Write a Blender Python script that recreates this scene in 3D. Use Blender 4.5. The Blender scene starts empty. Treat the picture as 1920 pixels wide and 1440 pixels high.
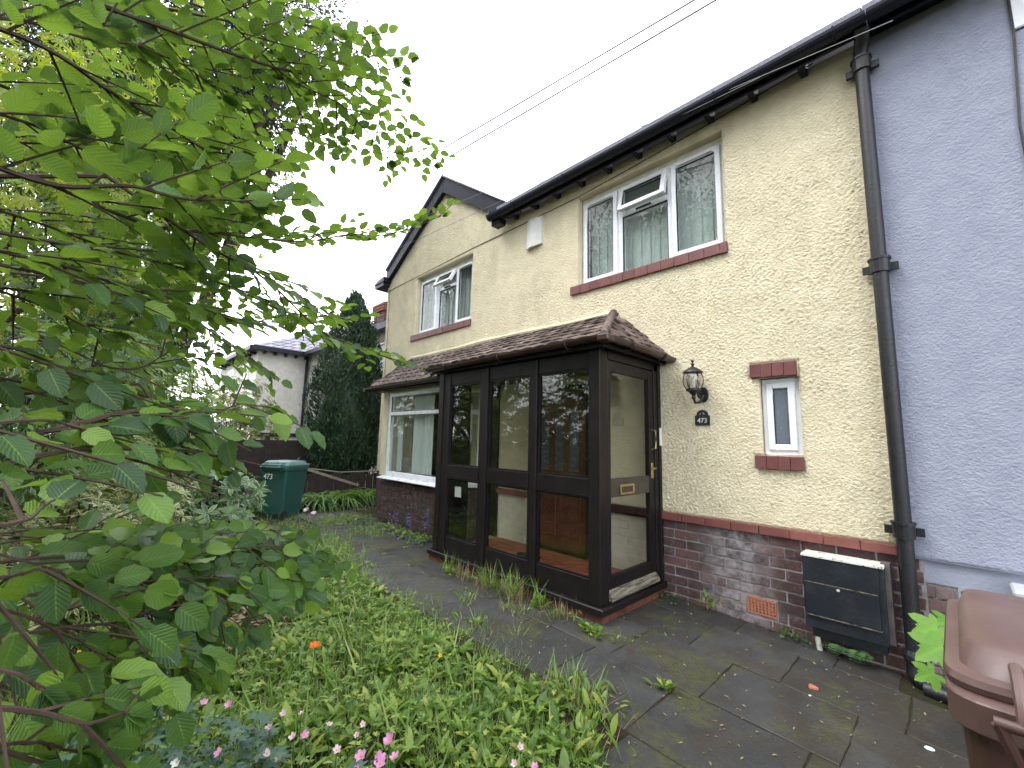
import bpy, bmesh, math, random
import numpy as np
from mathutils import Matrix, Vector
random.seed(7); rng = np.random.default_rng(7)
R = math.radians
scene = bpy.context.scene
col = scene.collection

# ------------------------------------------------------------------ camera
CAM = np.array([0.0, -4.2, 1.47])
FPX = 799.36
_yaw, _pit, _rol = R(-45.85), R(7.388), R(1.353)
_f = np.array([math.sin(_yaw)*math.cos(_pit), math.cos(_yaw)*math.cos(_pit), math.sin(_pit)])
_r0 = np.array([math.cos(_yaw), -math.sin(_yaw), 0.0]); _u0 = np.cross(_r0, _f)
_r = _r0*math.cos(_rol)+_u0*math.sin(_rol); _u = -_r0*math.sin(_rol)+_u0*math.cos(_rol)
cam_d = bpy.data.cameras.new('camera'); cam = bpy.data.objects.new('camera', cam_d); col.objects.link(cam)
cam_d.sensor_width = 36; cam_d.lens = FPX/1920*36; cam_d.clip_start = 0.02; cam_d.clip_end = 500
cam.matrix_world = Matrix(((_r[0], _u[0], -_f[0], CAM[0]), (_r[1], _u[1], -_f[1], CAM[1]), (_r[2], _u[2], -_f[2], CAM[2]), (0, 0, 0, 1)))
scene.camera = cam
def pray(x, y): return _r*(x-960)/FPX - _u*(y-720)/FPX + _f
def pix(x, y, d):            # a point seen at pixel (x, y) at distance d metres
    v = pray(x, y); return CAM + v/np.linalg.norm(v)*d
def project(P):
    p = np.asarray(P)-CAM; z = p@_f
    return 960+FPX*(p@_r)/z, 720-FPX*(p@_u)/z, z

# ------------------------------------------------------------------ light
SUN_EL, SUN_AZ = R(58), R(215)      # azimuth measured from +y towards +x
world = bpy.data.worlds.new('World'); scene.world = world; world.use_nodes = True
wt = world.node_tree; wt.nodes.clear()
def wn(t, **k):
    n = wt.nodes.new(t)
    for a, b in k.items(): setattr(n, a, b)
    return n
w_out = wn('ShaderNodeOutputWorld'); w_bg = wn('ShaderNodeBackground'); w_sky = wn('ShaderNodeTexSky')
w_sky.sky_type = 'NISHITA'; w_sky.sun_disc = False; w_sky.sun_elevation = SUN_EL; w_sky.sun_rotation = SUN_AZ
w_tc = wn('ShaderNodeTexCoord'); w_no = wn('ShaderNodeTexNoise'); w_ra = wn('ShaderNodeValToRGB'); w_mx = wn('ShaderNodeMixRGB')
w_no.inputs['Scale'].default_value = 2.6; w_no.inputs['Detail'].default_value = 5; w_no.inputs['Roughness'].default_value = .55
w_ra.color_ramp.elements[0].position = .33; w_ra.color_ramp.elements[0].color = (.22, .22, .22, 1)
w_ra.color_ramp.elements[1].position = .52; w_ra.color_ramp.elements[1].color = (1, 1, 1, 1)
w_mx.inputs[2].default_value = (15.5, 16.0, 16.6, 1)        # the cloud sheet
wt.links.new(w_tc.outputs['Generated'], w_no.inputs['Vector']); wt.links.new(w_no.outputs['Fac'], w_ra.inputs['Fac'])
wt.links.new(w_ra.outputs['Color'], w_mx.inputs[0]); wt.links.new(w_sky.outputs['Color'], w_mx.inputs[1])
wt.links.new(w_mx.outputs['Color'], w_bg.inputs['Color']); wt.links.new(w_bg.outputs['Background'], w_out.inputs['Surface'])
w_bg.inputs['Strength'].default_value = .12
sun_d = bpy.data.lights.new('sun', 'SUN'); sun_d.energy = 1.0; sun_d.angle = R(25); sun_d.color = (1, .97, .92)
sun = bpy.data.objects.new('sun', sun_d); col.objects.link(sun)
_sd = Vector((math.sin(SUN_AZ)*math.cos(SUN_EL), math.cos(SUN_AZ)*math.cos(SUN_EL), math.sin(SUN_EL)))
sun.rotation_euler = _sd.to_track_quat('Z', 'Y').to_euler()
vs = scene.view_settings
vs.view_transform = 'Standard'; vs.look = 'None'; vs.exposure = 1.24; vs.gamma = 1; vs.use_curve_mapping = False
scene.render.engine = 'CYCLES'
cy = scene.cycles
cy.use_denoising = True; cy.max_bounces = 8; cy.diffuse_bounces = 3; cy.glossy_bounces = 3; cy.transmission_bounces = 4; cy.transparent_max_bounces = 12
cy.sample_clamp_indirect = 6

# ------------------------------------------------------------------ materials
class NT:
    def __init__(s, name):
        s.m = bpy.data.materials.new(name); s.m.use_nodes = True; s.t = s.m.node_tree; s.t.nodes.clear()
        s.out = s.n('ShaderNodeOutputMaterial')
    def n(s, t, **k):
        x = s.t.nodes.new(t)
        for a, b in k.items(): setattr(x, a, b)
        return x
    def l(s, a, b): s.t.links.new(a, b)
    def pos(s): return s.n('ShaderNodeNewGeometry').outputs['Position']
    def objc(s): return s.n('ShaderNodeTexCoord').outputs['Object']
    def noise(s, vec, scale, detail=4, rough=.55, dist=0):
        x = s.n('ShaderNodeTexNoise'); x.inputs['Scale'].default_value = scale; x.inputs['Detail'].default_value = detail
        x.inputs['Roughness'].default_value = rough; x.inputs['Distortion'].default_value = dist
        s.l(vec, x.inputs['Vector']); return x.outputs['Fac']
    def ramp(s, fac, stops):
        x = s.n('ShaderNodeValToRGB'); e = x.color_ramp.elements
        while len(e) < len(stops): e.new(.5)
        for i, (p, c) in enumerate(stops):
            e[i].position = p; e[i].color = (c if len(c) == 4 else (*c, 1)) if hasattr(c, '__len__') else (c, c, c, 1)
        s.l(fac, x.inputs['Fac']); return x.outputs['Color']
    def mix(s, fac, a, b, mode='MIX'):
        x = s.n('ShaderNodeMixRGB', blend_type=mode)
        for i, v in ((0, fac), (1, a), (2, b)):
            if hasattr(v, 'is_linked'): s.l(v, x.inputs[i])
            else: x.inputs[i].default_value = v if i == 0 else ((*v, 1) if len(v) == 3 else v)
        return x.outputs['Color']
    def math(s, op, a, b=None, clamp=False):
        x = s.n('ShaderNodeMath', operation=op); x.use_clamp = clamp
        for i, v in ((0, a), (1, b)):
            if v is None: continue
            if hasattr(v, 'is_linked'): s.l(v, x.inputs[i])
            else: x.inputs[i].default_value = v
        return x.outputs[0]
    def rand(s): return s.n('ShaderNodeObjectInfo').outputs['Random']
    def mapr(s, vec, scale):
        x = s.n('ShaderNodeMapping'); x.inputs['Scale'].default_value = scale; s.l(vec, x.inputs['Vector']); return x.outputs[0]
    def bump(s, h, dist=.01, strength=1.0, normal=None):
        x = s.n('ShaderNodeBump'); x.inputs['Distance'].default_value = dist; x.inputs['Strength'].default_value = strength
        s.l(h, x.inputs['Height'])
        if normal is not None: s.l(normal, x.inputs['Normal'])
        return x.outputs[0]
    def bsdf(s, colr, rough=.6, bump=None, metal=0, spec=.5, link=True, coat=0):
        p = s.n('ShaderNodeBsdfPrincipled'); p.inputs['Metallic'].default_value = metal
        p.inputs['Specular IOR Level'].default_value = spec
        if coat: p.inputs['Coat Weight'].default_value = coat
        for key, v in (('Base Color', colr), ('Roughness', rough)):
            if hasattr(v, 'is_linked'): s.l(v, p.inputs[key])
            else: p.inputs[key].default_value = (*v, 1) if hasattr(v, '__len__') else v
        if bump is not None: s.l(bump, p.inputs['Normal'])
        if link: s.l(p.outputs[0], s.out.inputs[0])
        return p
M = {}
def plain(name, c, rough=.5, var=.12, scale=6, metal=0, bump=0, bscale=80, spec=.5, objvar=0):
    t = NT(name); P = t.pos(); n = t.noise(P, scale, 5)
    c1 = tuple(v*(1-var) for v in c); c2 = tuple(min(1, v*(1+var)) for v in c)
    cc = t.ramp(n, [(.3, c1), (.7, c2)])
    if objvar:
        cc = t.mix(1.0, cc, t.ramp(t.rand(), [(0, (1-objvar,)*3), (1, (1+objvar,)*3)]), 'MULTIPLY')
    rr = t.ramp(t.noise(P, scale*3), [(.3, max(0.02, rough-.08)), (.7, min(1, rough+.1))])
    b = t.bump(t.noise(P, bscale, 4), bump) if bump else None
    t.bsdf(cc, rr, b, metal, spec); M[name] = t.m; return t.m

def roughcast(name, c_lo, c_hi, stain, dist, sc, stain_pos=(.50, .72), far_stain=False):
    t = NT(name); P = t.pos()
    Pw = t.mapr(P, (1, 1, 1.25))
    big = t.noise(P, .9, 5, .6); mid = t.noise(P, 7, 4); strk = t.noise(t.mapr(P, (3.2, 3.2, .35)), 1.6, 4)
    c = t.ramp(mid, [(.3, c_lo), (.7, c_hi)])
    sm = t.math('MULTIPLY', t.ramp(big, [(stain_pos[0], 0), (stain_pos[1], 1)]), t.ramp(strk, [(.35, .25), (.65, 1)]))
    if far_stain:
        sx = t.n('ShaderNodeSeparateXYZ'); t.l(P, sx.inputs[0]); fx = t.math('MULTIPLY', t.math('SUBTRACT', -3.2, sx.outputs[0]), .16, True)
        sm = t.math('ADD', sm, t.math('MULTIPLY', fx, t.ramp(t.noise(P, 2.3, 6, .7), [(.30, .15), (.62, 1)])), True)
    c = t.mix(t.math('MULTIPLY', sm, .75), c, stain)
    # fine grains, darker specks scattered at random
    v = t.n('ShaderNodeTexVoronoi'); v.inputs['Scale'].default_value = sc*.9; t.l(Pw, v.inputs['Vector'])
    g = t.noise(Pw, sc, 5, .62, .6); g2 = t.noise(Pw, sc*2.6, 3, .6)
    h = t.math('ADD', t.math('MULTIPLY', g, 1.5), t.math('MULTIPLY', g2, .45)); h = t.math('SUBTRACT', h, t.math('MULTIPLY', v.outputs['Distance'], .5))
    speck = t.ramp(t.noise(P, 130, 2, .5), [(.30, 1), (.36, 0)])
    c = t.mix(t.math('MULTIPLY', speck, .35), c, tuple(x*.45 for x in c_lo))
    t.bsdf(c, .9, t.bump(h, dist, 1.0), spec=.2); M[name] = t.m
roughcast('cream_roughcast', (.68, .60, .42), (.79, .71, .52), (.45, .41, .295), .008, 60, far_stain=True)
roughcast('lilac_roughcast', (.285, .305, .395), (.335, .355, .445), (.25, .28, .34), .006, 60, (.55, .8))
roughcast('white_roughcast', (.55, .53, .50), (.66, .63, .59), (.40, .38, .34), .010, 40)
plain('lilac_smooth', (.31, .335, .42), .8, .1, 5, bump=.004, bscale=60)
plain('cream_paint', (.62, .60, .50), .7, .14, 9, bump=.004, bscale=45)

def brickmat(name, stops, eff=True, grime=.5):
    t = NT(name); P = t.pos(); rd = t.rand()
    c = t.ramp(rd, stops)
    c = t.mix(.5, c, t.ramp(t.noise(P, 38, 5, .7), [(.3, (.45, .42, .42)), (.7, (1.35, 1.3, 1.3))]), 'MULTIPLY')
    if eff:
        sep = t.n('ShaderNodeSeparateXYZ'); t.l(P, sep.inputs[0])
        dx = t.math('ABSOLUTE', t.math('ADD', sep.outputs[0], 1.42)); fall = t.math('SUBTRACT', 1.0, t.math('MULTIPLY', dx, 2.6), True)
        w = t.math('MULTIPLY', fall, t.ramp(t.noise(P, 11, 6, .7), [(.36, 0), (.60, 1)]))
        w2 = t.math('MULTIPLY', t.ramp(t.noise(P, 17, 6, .75), [(.54, 0), (.72, .6)]), 1.0)
        c = t.mix(t.math('MAXIMUM', t.math('MULTIPLY', w, .95), t.math('MULTIPLY', w2, .8)), c, (.40, .375, .395))
        gr = t.math('MULTIPLY', t.ramp(t.noise(P, 5, 5, .7), [(.48, 0), (.72, 1)]), grime)
        c = t.mix(gr, c, (.035, .036, .028))
    t.bsdf(c, .85, t.bump(t.noise(P, 90, 5, .7), .006), spec=.25); M[name] = t.m
brickmat('brick_purple', [(0, (.072, .046, .050)), (.4, (.110, .062, .060)), (.75, (.15, .082, .072)), (1, (.095, .065, .070))], True, .7)
brickmat('brick_dark', [(0, (.050, .030, .030)), (.5, (.075, .040, .036)), (1, (.055, .042, .036))], True, .8)
brickmat('brick_red', [(0, (.105, .042, .032)), (.5, (.15, .055, .040)), (1, (.085, .036, .03))], False)
brickmat('brick_pale', [(0, (.32, .30, .29)), (.5, (.14, .08, .075)), (1, (.38, .36, .35))], False)
plain('mortar', (.31, .295, .295), .95, .3, 14, bump=.006, bscale=120, spec=.1)
plain('mortar_dark', (.115, .102, .098), .95, .3, 14, bump=.006, bscale=120, spec=.1)
plain('coping_red', (.185, .060, .050), .65, .22, 12, bump=.003, bscale=50, objvar=.12)
plain('sill_red', (.150, .050, .046), .55, .18, 9, bump=.002, bscale=40, objvar=.10)
plain('airbrick', (.36, .135, .080), .8, .12, 25, bump=.002)
plain('dark_void', (.01, .01, .01), .9)
plain('upvc', (.74, .76, .80), .28, .04, 4, spec=.5)
plain('gasket', (.012, .013, .015), .5)
plain('brown_paint', (.0105, .0085, .009), .40, .25, 7, bump=.0012, bscale=60, spec=.22)
plain('brown_rail', (.040, .030, .029), .42, .2, 7)
plain('gutter_brown', (.034, .015, .014), .33, .2, 5)
plain('black_iron', (.010, .011, .014), .42, .3, 14, bump=.003, bscale=70)
plain('barge', (.012, .0125, .024), .45, .15, 4, spec=.25)
plain('gutter_black', (.009, .010, .019), .42, .2, 5, spec=.28)
plain('brass', (.50, .38, .17), .32, .15, 20, metal=.9)
plain('white_plastic', (.66, .66, .64), .4, .05, 5)
plain('alarm_face', (.58, .58, .55), .45, .10, 14)
plain('quarry_tile', (.26, .065, .04), .5, .2, 9, objvar=.16)
plain('door_wood', (.105, .030, .017), .4, .25, 5)
plain('ceiling_wood', (.05, .028, .020), .5, .2, 5)
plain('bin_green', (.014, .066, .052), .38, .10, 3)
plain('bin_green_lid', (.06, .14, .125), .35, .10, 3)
plain('rubber', (.012, .012, .012), .6)
plain('grey_box', (.42, .44, .47), .6, .1)
plain('plastic_pipe', (.52, .50, .44), .6, .2)
plain('bark', (.045, .034, .026), .9, .35, 25, bump=.006, bscale=90, spec=.2)
plain('twig', (.050, .033, .024), .8, .3, 30, spec=.25)
plain('fence_wood', (.026, .018, .017), .85, .3, 6, bump=.003)
plain('old_timber', (.20, .17, .135), .85, .3, 20, bump=.003)
plain('grey_panel', (.20, .21, .215), .4, .06)
plain('wire', (.20, .20, .21), .6)
plain('curtain', (.62, .64, .62), .9, .06, 3)
plain('paper', (.55, .60, .62), .8, .04)
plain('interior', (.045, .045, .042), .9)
plain('ivory', (.70, .68, .58), .5)
plain('mat_black', (.008, .008, .009), .8)

def two_tone(name, a, b, scale, lo, hi, rough=.7, stretch=None, bump=.003):
    t = NT(name); P = t.pos(); V = t.mapr(P, stretch) if stretch else P
    f = t.ramp(t.noise(V, scale, 6, .68), [(lo, 0), (hi, 1)])
    t.bsdf(t.mix(f, a, b), rough, t.bump(f, bump)); M[name] = t.m
two_tone('peeling', (.20, .175, .135), (.035, .029, .026), 22, .42, .60, .75, (1, .22, 3))
two_tone('peeling_white', (.62, .61, .54), (.05, .045, .04), 26, .56, .64, .75)
two_tone('meter_black', (.007, .009, .015), (.022, .026, .032), 5, .45, .75, .45)
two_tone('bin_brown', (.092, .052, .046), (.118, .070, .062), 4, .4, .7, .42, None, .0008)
two_tone('bin_brown_shaded', (.055, .026, .022), (.075, .038, .032), 4, .4, .7, .38, None, .0008)  # darker copy of the lid brown: shade below the lid put into the colour
two_tone('painted_brick', (.60, .585, .49), (.50, .48, .40), 8, .4, .7, .75)

# blinds: pale slats hanging behind the pane
plain('blind', (.50, .53, .51), .8, .05, 3)

def roof_tile(name, stops):
    t = NT(name); P = t.pos()
    c = t.ramp(t.rand(), stops)
    c = t.mix(.6, c, t.ramp(t.noise(P, 45, 5, .7), [(.3, (.55, .52, .52)), (.7, (1.3, 1.25, 1.25))]), 'MULTIPLY')
    lich = t.ramp(t.noise(P, 9, 6, .75), [(.56, 0), (.66, 1)])
    c = t.mix(t.math('MULTIPLY', lich, .55), c, (.16, .15, .105))
    t.bsdf(c, .8, t.bump(t.noise(P, 80, 4), .004), spec=.3); M[name] = t.m
roof_tile('roof_tile', [(0, (.050, .034, .030)), (.5, (.080, .056, .048)), (.85, (.115, .084, .072)), (1, (.17, .135, .115))])
roof_tile('slate', [(0, (.17, .17, .21)), (.5, (.20, .20, .25)), (1, (.24, .24, .29))])

def flagmat():
    t = NT('flag'); P = t.pos()
    c = t.ramp(t.rand(), [(0, (.027, .027, .027)), (.6, (.034, .034, .034)), (1, (.045, .045, .046))])
    c = t.mix(.7, c, t.ramp(t.noise(P, 4, 7, .7), [(.3, (.55, .55, .55)), (.7, (1.4, 1.4, 1.4))]), 'MULTIPLY')
    sp = t.ramp(t.noise(P, 170, 2), [(.62, 0), (.70, 1)]); c = t.mix(t.math('MULTIPLY', sp, .5), c, (.14, .14, .135))
    ms = t.math('MULTIPLY', t.ramp(t.noise(P, 2.1, 6, .7), [(.50, 0), (.60, 1)]), t.ramp(t.noise(P, 26, 4, .7), [(.36, 0), (.6, 1)]))
    c = t.mix(t.math('MULTIPLY', ms, .85), c, (.060, .064, .014))
    sx = t.n('ShaderNodeSeparateXYZ'); t.l(P, sx.inputs[0]); near = t.math('MULTIPLY', t.math('ADD', sx.outputs[0], .9), .22, True)
    dirt = t.ramp(t.math('ADD', t.noise(P, 3.3, 6, .75, .4), near), [(.50, 0), (.66, 1)]); c = t.mix(t.math('MULTIPLY', dirt, .8), c, (.036, .028, .020))
    rough = t.ramp(t.noise(P, 2.7, 4), [(.35, .42), (.65, .85)])
    h = t.math('ADD', t.noise(P, 60, 6, .7), t.math('MULTIPLY', ms, .6))
    t.bsdf(c, rough, t.bump(h, .006), spec=.4); M['flag'] = t.m
flagmat()
def soilmat():
    t = NT('soil'); P = t.pos(); n = t.noise(P, 18, 7, .75)
    c = t.ramp(n, [(.3, (.018, .013, .009)), (.55, (.045, .033, .022)), (.75, (.085, .066, .045))])
    c = t.mix(t.ramp(t.noise(P, 1.2, 4), [(.45, 0), (.65, .7)]), c, (.030, .040, .012))
    t.bsdf(c, .95, t.bump(t.noise(P, 40, 7, .75), .03), spec=.15); M['soil'] = t.m
soilmat()

def glassmat(name, tint, refl=1.0, ior=1.7):
    t = NT(name); tr = t.n('ShaderNodeBsdfTransparent'); tr.inputs[0].default_value = (*tint, 1)
    gl = t.n('ShaderNodeBsdfGlossy'); gl.inputs['Roughness'].default_value = .004; gl.inputs[0].default_value = (refl, refl, refl, 1)
    P = t.pos(); gb = t.bump(t.noise(P, 1.6, 1), .003, .3); t.l(gb, gl.inputs['Normal'])
    fr = t.n('ShaderNodeFresnel'); fr.inputs[0].default_value = ior
    geo = t.n('ShaderNodeNewGeometry'); fac = t.math('MULTIPLY', fr.outputs[0], t.math('SUBTRACT', 1.0, geo.outputs['Backfacing']))
    mx = t.n('ShaderNodeMixShader'); t.l(fac, mx.inputs[0]); t.l(tr.outputs[0], mx.inputs[1]); t.l(gl.outputs[0], mx.inputs[2])
    t.l(mx.outputs[0], t.out.inputs[0]); M[name] = t.m
glassmat('glass', (.90, .93, .92), 1.0, 1.5); glassmat('porch_glass', (.88, .89, .86)); glassmat('lamp_glass', (.80, .80, .82))
plain('frosted', (.115, .135, .165), .25, .05)

def leafmat(name, stops, trans=(.10, .24, .02), tw=.35, veins=0, rough=.45, margin=None, spec=.4):
    """stops: colour by a random number of each leaf; veins: number of side veins"""
    t = NT(name)
    at = t.n('ShaderNodeAttribute', attribute_name='rnd'); rd = t.math('FRACT', t.math('ADD', at.outputs['Fac'], t.rand()))
    c = t.ramp(rd, stops); uv = t.n('ShaderNodeUVMap', uv_map='UVMap'); sep = t.n('ShaderNodeSeparateXYZ'); t.l(uv.outputs[0], sep.inputs[0])
    ua = t.math('ABSOLUTE', t.math('SUBTRACT', sep.outputs[0], .5)); bmp = None
    trc = t.mix(.55, trans, t.ramp(rd, stops))
    if veins:
        k = t.math('FRACT', t.math('MULTIPLY', t.math('SUBTRACT', sep.outputs[1], t.math('MULTIPLY', ua, .62)), float(veins)))
        tri = t.math('ABSOLUTE', t.math('SUBTRACT', k, .5)); vn = t.ramp(tri, [(.42, 0), (.5, 1)])
        mid = t.ramp(ua, [(.0, 1), (.035, 0)]); vv = t.math('MAXIMUM', vn, mid)
        c = t.mix(t.math('MULTIPLY', vv, .25), c, tuple(x*.7 for x in stops[0][1]))
        c = t.mix(t.math('MULTIPLY', mid, .4), c, tuple(min(1, x*1.9) for x in stops[-1][1]))
        trc = t.mix(t.math('MULTIPLY', vv, .40), trc, tuple(x*.4 for x in stops[0][1]))
        bmp = t.bump(t.ramp(tri, [(.1, 0), (.5, 1)]), .0007, .7)
    if margin:
        mf = t.ramp(t.math('ADD', ua, t.math('MULTIPLY', t.math('SUBTRACT', t.noise(uv.outputs[0], 9, 3), .5), .22)), [(margin[1], 0), (margin[1]+.07, 1)])
        c = t.mix(mf, c, margin[0]); trc = t.mix(mf, trc, margin[0])
    p = t.bsdf(c, rough, bmp, spec=spec, link=False)
    tr = t.n('ShaderNodeBsdfTranslucent'); t.l(trc, tr.inputs[0])
    if bmp is not None: t.l(bmp, tr.inputs[1])
    mx = t.n('ShaderNodeMixShader'); mx.inputs[0].default_value = tw
    t.l(p.outputs[0], mx.inputs[1]); t.l(tr.outputs[0], mx.inputs[2]); t.l(mx.outputs[0], t.out.inputs[0]); M[name] = t.m
leafmat('leaf_beech', [(0, (.024, .062, .023)), (.4, (.042, .104, .026)), (.75, (.085, .175, .030)), (1, (.18, .30, .040))], (.30, .46, .035), .44, 8, .42)
leafmat('leaf_maple', [(0, (.13, .22, .02)), (.5, (.22, .30, .03)), (1, (.33, .34, .05))], (.42, .52, .03), .5)
leafmat('leaf_far', [(0, (.012, .030, .012)), (.6, (.025, .055, .018)), (1, (.045, .085, .022))], (.05, .10, .02), .25)
leafmat('leaf_rhodo', [(0, (.07, .13, .025)), (.5, (.17, .25, .05)), (1, (.32, .36, .10))], (.30, .44, .05), .36, 0, .35)
leafmat('leaf_varieg', [(0, (.06, .12, .035)), (.5, (.13, .19, .05)), (1, (.26, .28, .09))], (.22, .30, .06), .25, 0, .38, ((.46, .46, .24), .26))
leafmat('leaf_aucuba', [(0, (.022, .065, .022)), (.6, (.05, .12, .035)), (1, (.10, .18, .05))], (.10, .22, .04), .22, 0, .28, ((.30, .36, .20), .36))
leafmat('leaf_cypress', [(0, (.011, .030, .016)), (.5, (.020, .050, .022)), (1, (.040, .082, .030))], (.04, .09, .03), .2)
leafmat('leaf_strap', [(0, (.05, .11, .02)), (.5, (.08, .17, .03)), (1, (.14, .22, .05))], (.16, .32, .04), .35, 0, .35)
leafmat('leaf_grass', [(0, (.09, .17, .03)), (.35, (.15, .27, .045)), (.7, (.23, .36, .07)), (.88, (.32, .38, .13)), (1, (.44, .39, .22))], (.22, .40, .03), .4, 0, .45)
leafmat('leaf_weed', [(0, (.065, .13, .025)), (.5, (.135, .225, .038)), (.85, (.22, .31, .055)), (1, (.36, .38, .09))], (.22, .42, .03), .38, 0, .42)
leafmat('leaf_blue', [(0, (.025, .065, .040)), (.6, (.045, .10, .060)), (1, (.07, .14, .07))], (.08, .18, .06), .3, 0, .45)
leafmat('leaf_syc', [(0, (.10, .24, .025)), (1, (.14, .30, .03))], (.28, .50, .03), .42, 6, .4)
leafmat('leaf_fern', [(0, (.035, .10, .03)), (1, (.07, .16, .04))], (.10, .25, .03), .3)
leafmat('leaf_dry', [(0, (.10, .075, .045)), (.5, (.20, .15, .085)), (1, (.30, .24, .13))], (.3, .22, .1), .2, 0, .8)
leafmat('leaf_shrub', [(0, (.05, .085, .025)), (.5, (.10, .14, .03)), (1, (.26, .25, .06))], (.25, .30, .05), .3)
leafmat('petal_pink', [(0, (.62, .22, .50)), (1, (.75, .40, .62))], (.8, .4, .65), .35, 0, .6)
leafmat('petal_blush', [(0, (.62, .42, .50)), (1, (.74, .58, .64))], (.8, .6, .7), .35, 0, .6)
leafmat('petal_orange', [(0, (.70, .12, .015)), (1, (.78, .20, .02))], (.8, .25, .02), .35, 0, .6)
leafmat('petal_blue', [(0, (.055, .03, .32)), (1, (.10, .06, .45))], (.12, .08, .5), .3, 0, .6)
leafmat('petal_yellow', [(0, (.70, .42, .01)), (1, (.80, .55, .02))], (.8, .55, .03), .35, 0, .6)
leafmat('petal_lilac', [(0, (.16, .12, .36)), (1, (.25, .20, .48))], (.25, .2, .5), .3, 0, .6)
leafmat('petal_white', [(0, (.70, .70, .68)), (1, (.8, .8, .78))], (.8, .8, .8), .3, 0, .6)
leafmat('petal_red', [(0, (.50, .04, .05)), (1, (.65, .08, .07))], (.7, .1, .1), .3, 0, .6)
# ------------------------------------------------------------------ helpers
WMX = {}
def wm(o): return WMX[o.name] if o is not None else Matrix.Identity(4)
def put(name, mesh, parent=None, mat4=None):
    o = bpy.data.objects.new(name, mesh); col.objects.link(o)
    m = mat4 if mat4 is not None else Matrix.Identity(4)
    if parent is not None:
        o.parent = parent; o.matrix_basis = wm(parent).inverted() @ m
    else: o.matrix_basis = m
    WMX[o.name] = m; return o
def tag(o, label=None, cat=None, group=None, kind=None):
    for k, v in (('label', label), ('category', cat), ('group', group), ('kind', kind)):
        if v: o[k] = v
    return o
def thing(name, label, cat, loc, group=None):
    return tag(put(name, None, None, Matrix.Translation(loc)), label, cat, group)
class MB:
    def __init__(s): s.v = []; s.f = []; s.mi = []; s.cur = 0
    def add(s, vs_, fs_):
        b = len(s.v); s.v += [tuple(map(float, p)) for p in vs_]
        for f in fs_: s.f.append(tuple(b+i for i in f)); s.mi.append(s.cur)
        return s
    def box(s, x0, x1, y0, y1, z0, z1):
        return s.add([(x, y, z) for z in (z0, z1) for y in (y0, y1) for x in (x0, x1)],
                     [(0, 2, 3, 1), (4, 5, 7, 6), (0, 1, 5, 4), (2, 6, 7, 3), (0, 4, 6, 2), (1, 3, 7, 5)])
    def hexa(s, b, t):      # bottom 4 (ccw from above), top 4
        return s.add(list(b)+list(t), [(3, 2, 1, 0), (4, 5, 6, 7), (0, 1, 5, 4), (1, 2, 6, 5), (2, 3, 7, 6), (3, 0, 4, 7)])
    def extrude(s, poly, d):  # planar polygon (list of 3d), offset vector d
        n = len(poly); d = np.array(d); P = [np.array(p) for p in poly]
        return s.add(P+[p+d for p in P], [tuple(range(n-1, -1, -1)), tuple(range(n, 2*n))]+[(i, (i+1) % n, n+(i+1) % n, n+i) for i in range(n)])
    def tube(s, path, r, n=8, caps=True):
        P = np.array(path, float); k = len(P); rr = np.broadcast_to(np.asarray(r, float), (k,))
        T = np.gradient(P, axis=0); T /= np.linalg.norm(T, axis=1)[:, None]+1e-9
        ref = np.array([0, 0, 1.]) if abs(T[0][2]) < .9 else np.array([1., 0, 0])
        V = []
        a = np.linspace(0, 2*np.pi, n, endpoint=False)
        for i in range(k):
            x = np.cross(ref, T[i]); x /= np.linalg.norm(x)+1e-9; y = np.cross(T[i], x); ref = np.cross(T[i], x) if False else ref
            V += list(P[i]+rr[i]*(np.cos(a)[:, None]*x+np.sin(a)[:, None]*y))
        F = [(i*n+j, i*n+(j+1) % n, (i+1)*n+(j+1) % n, (i+1)*n+j) for i in range(k-1) for j in range(n)]
        if caps: F += [tuple(range(n-1, -1, -1)), tuple((k-1)*n+j for j in range(n))]
        return s.add(V, F)
    def lathe(s, prof, c, n=20):  # profile (r, z) about a vertical axis through c
        c = np.array(c, float); a = np.linspace(0, 2*np.pi, n, endpoint=False); V = []
        for r, z in prof: V += [c+np.array([r*math.cos(t), r*math.sin(t), z]) for t in a]
        k = len(prof)
        F = [(i*n+j, i*n+(j+1) % n, (i+1)*n+(j+1) % n, (i+1)*n+j) for i in range(k-1) for j in range(n)]
        F += [tuple(range(n-1, -1, -1)), tuple((k-1)*n+j for j in range(n))]
        return s.add(V, F)
    def mesh(s, name, mats, bevel=0, smooth=False, segs=1):
        me = bpy.data.meshes.new(name)
        V = np.array(s.v); c = (V.min(0)+V.max(0))/2
        me.from_pydata((V-c).tolist(), [], s.f)
        for m in (mats if isinstance(mats, (list, tuple)) else [mats]): me.materials.append(M[m])
        me.polygons.foreach_set('material_index', s.mi)
        if bevel:
            bm = bmesh.new(); bm.from_mesh(me); bmesh.ops.remove_doubles(bm, verts=bm.verts, dist=1e-5)
            es = [e for e in bm.edges if len(e.link_faces) == 2 and e.calc_face_angle(0) > .5]
            bmesh.ops.bevel(bm, geom=es, offset=bevel, segments=segs, affect='EDGES', profile=.6, clamp_overlap=True); bm.to_mesh(me); bm.free()
        if smooth: me.polygons.foreach_set('use_smooth', [True]*len(me.polygons))
        me.update()
        if smooth: me.set_sharp_from_angle(angle=R(38))
        return me, Vector(c)
    def build(s, name, mats, parent=None, bevel=0, smooth=False, segs=1):
        me, c = s.mesh(name, mats, bevel, smooth, segs); return put(name, me, parent, Matrix.Translation(c))
def bx(name, mat, parent, x0, x1, y0, y1, z0, z1, bevel=0):
    return MB().box(x0, x1, y0, y1, z0, z1).build(name, mat, parent, bevel)
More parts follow.
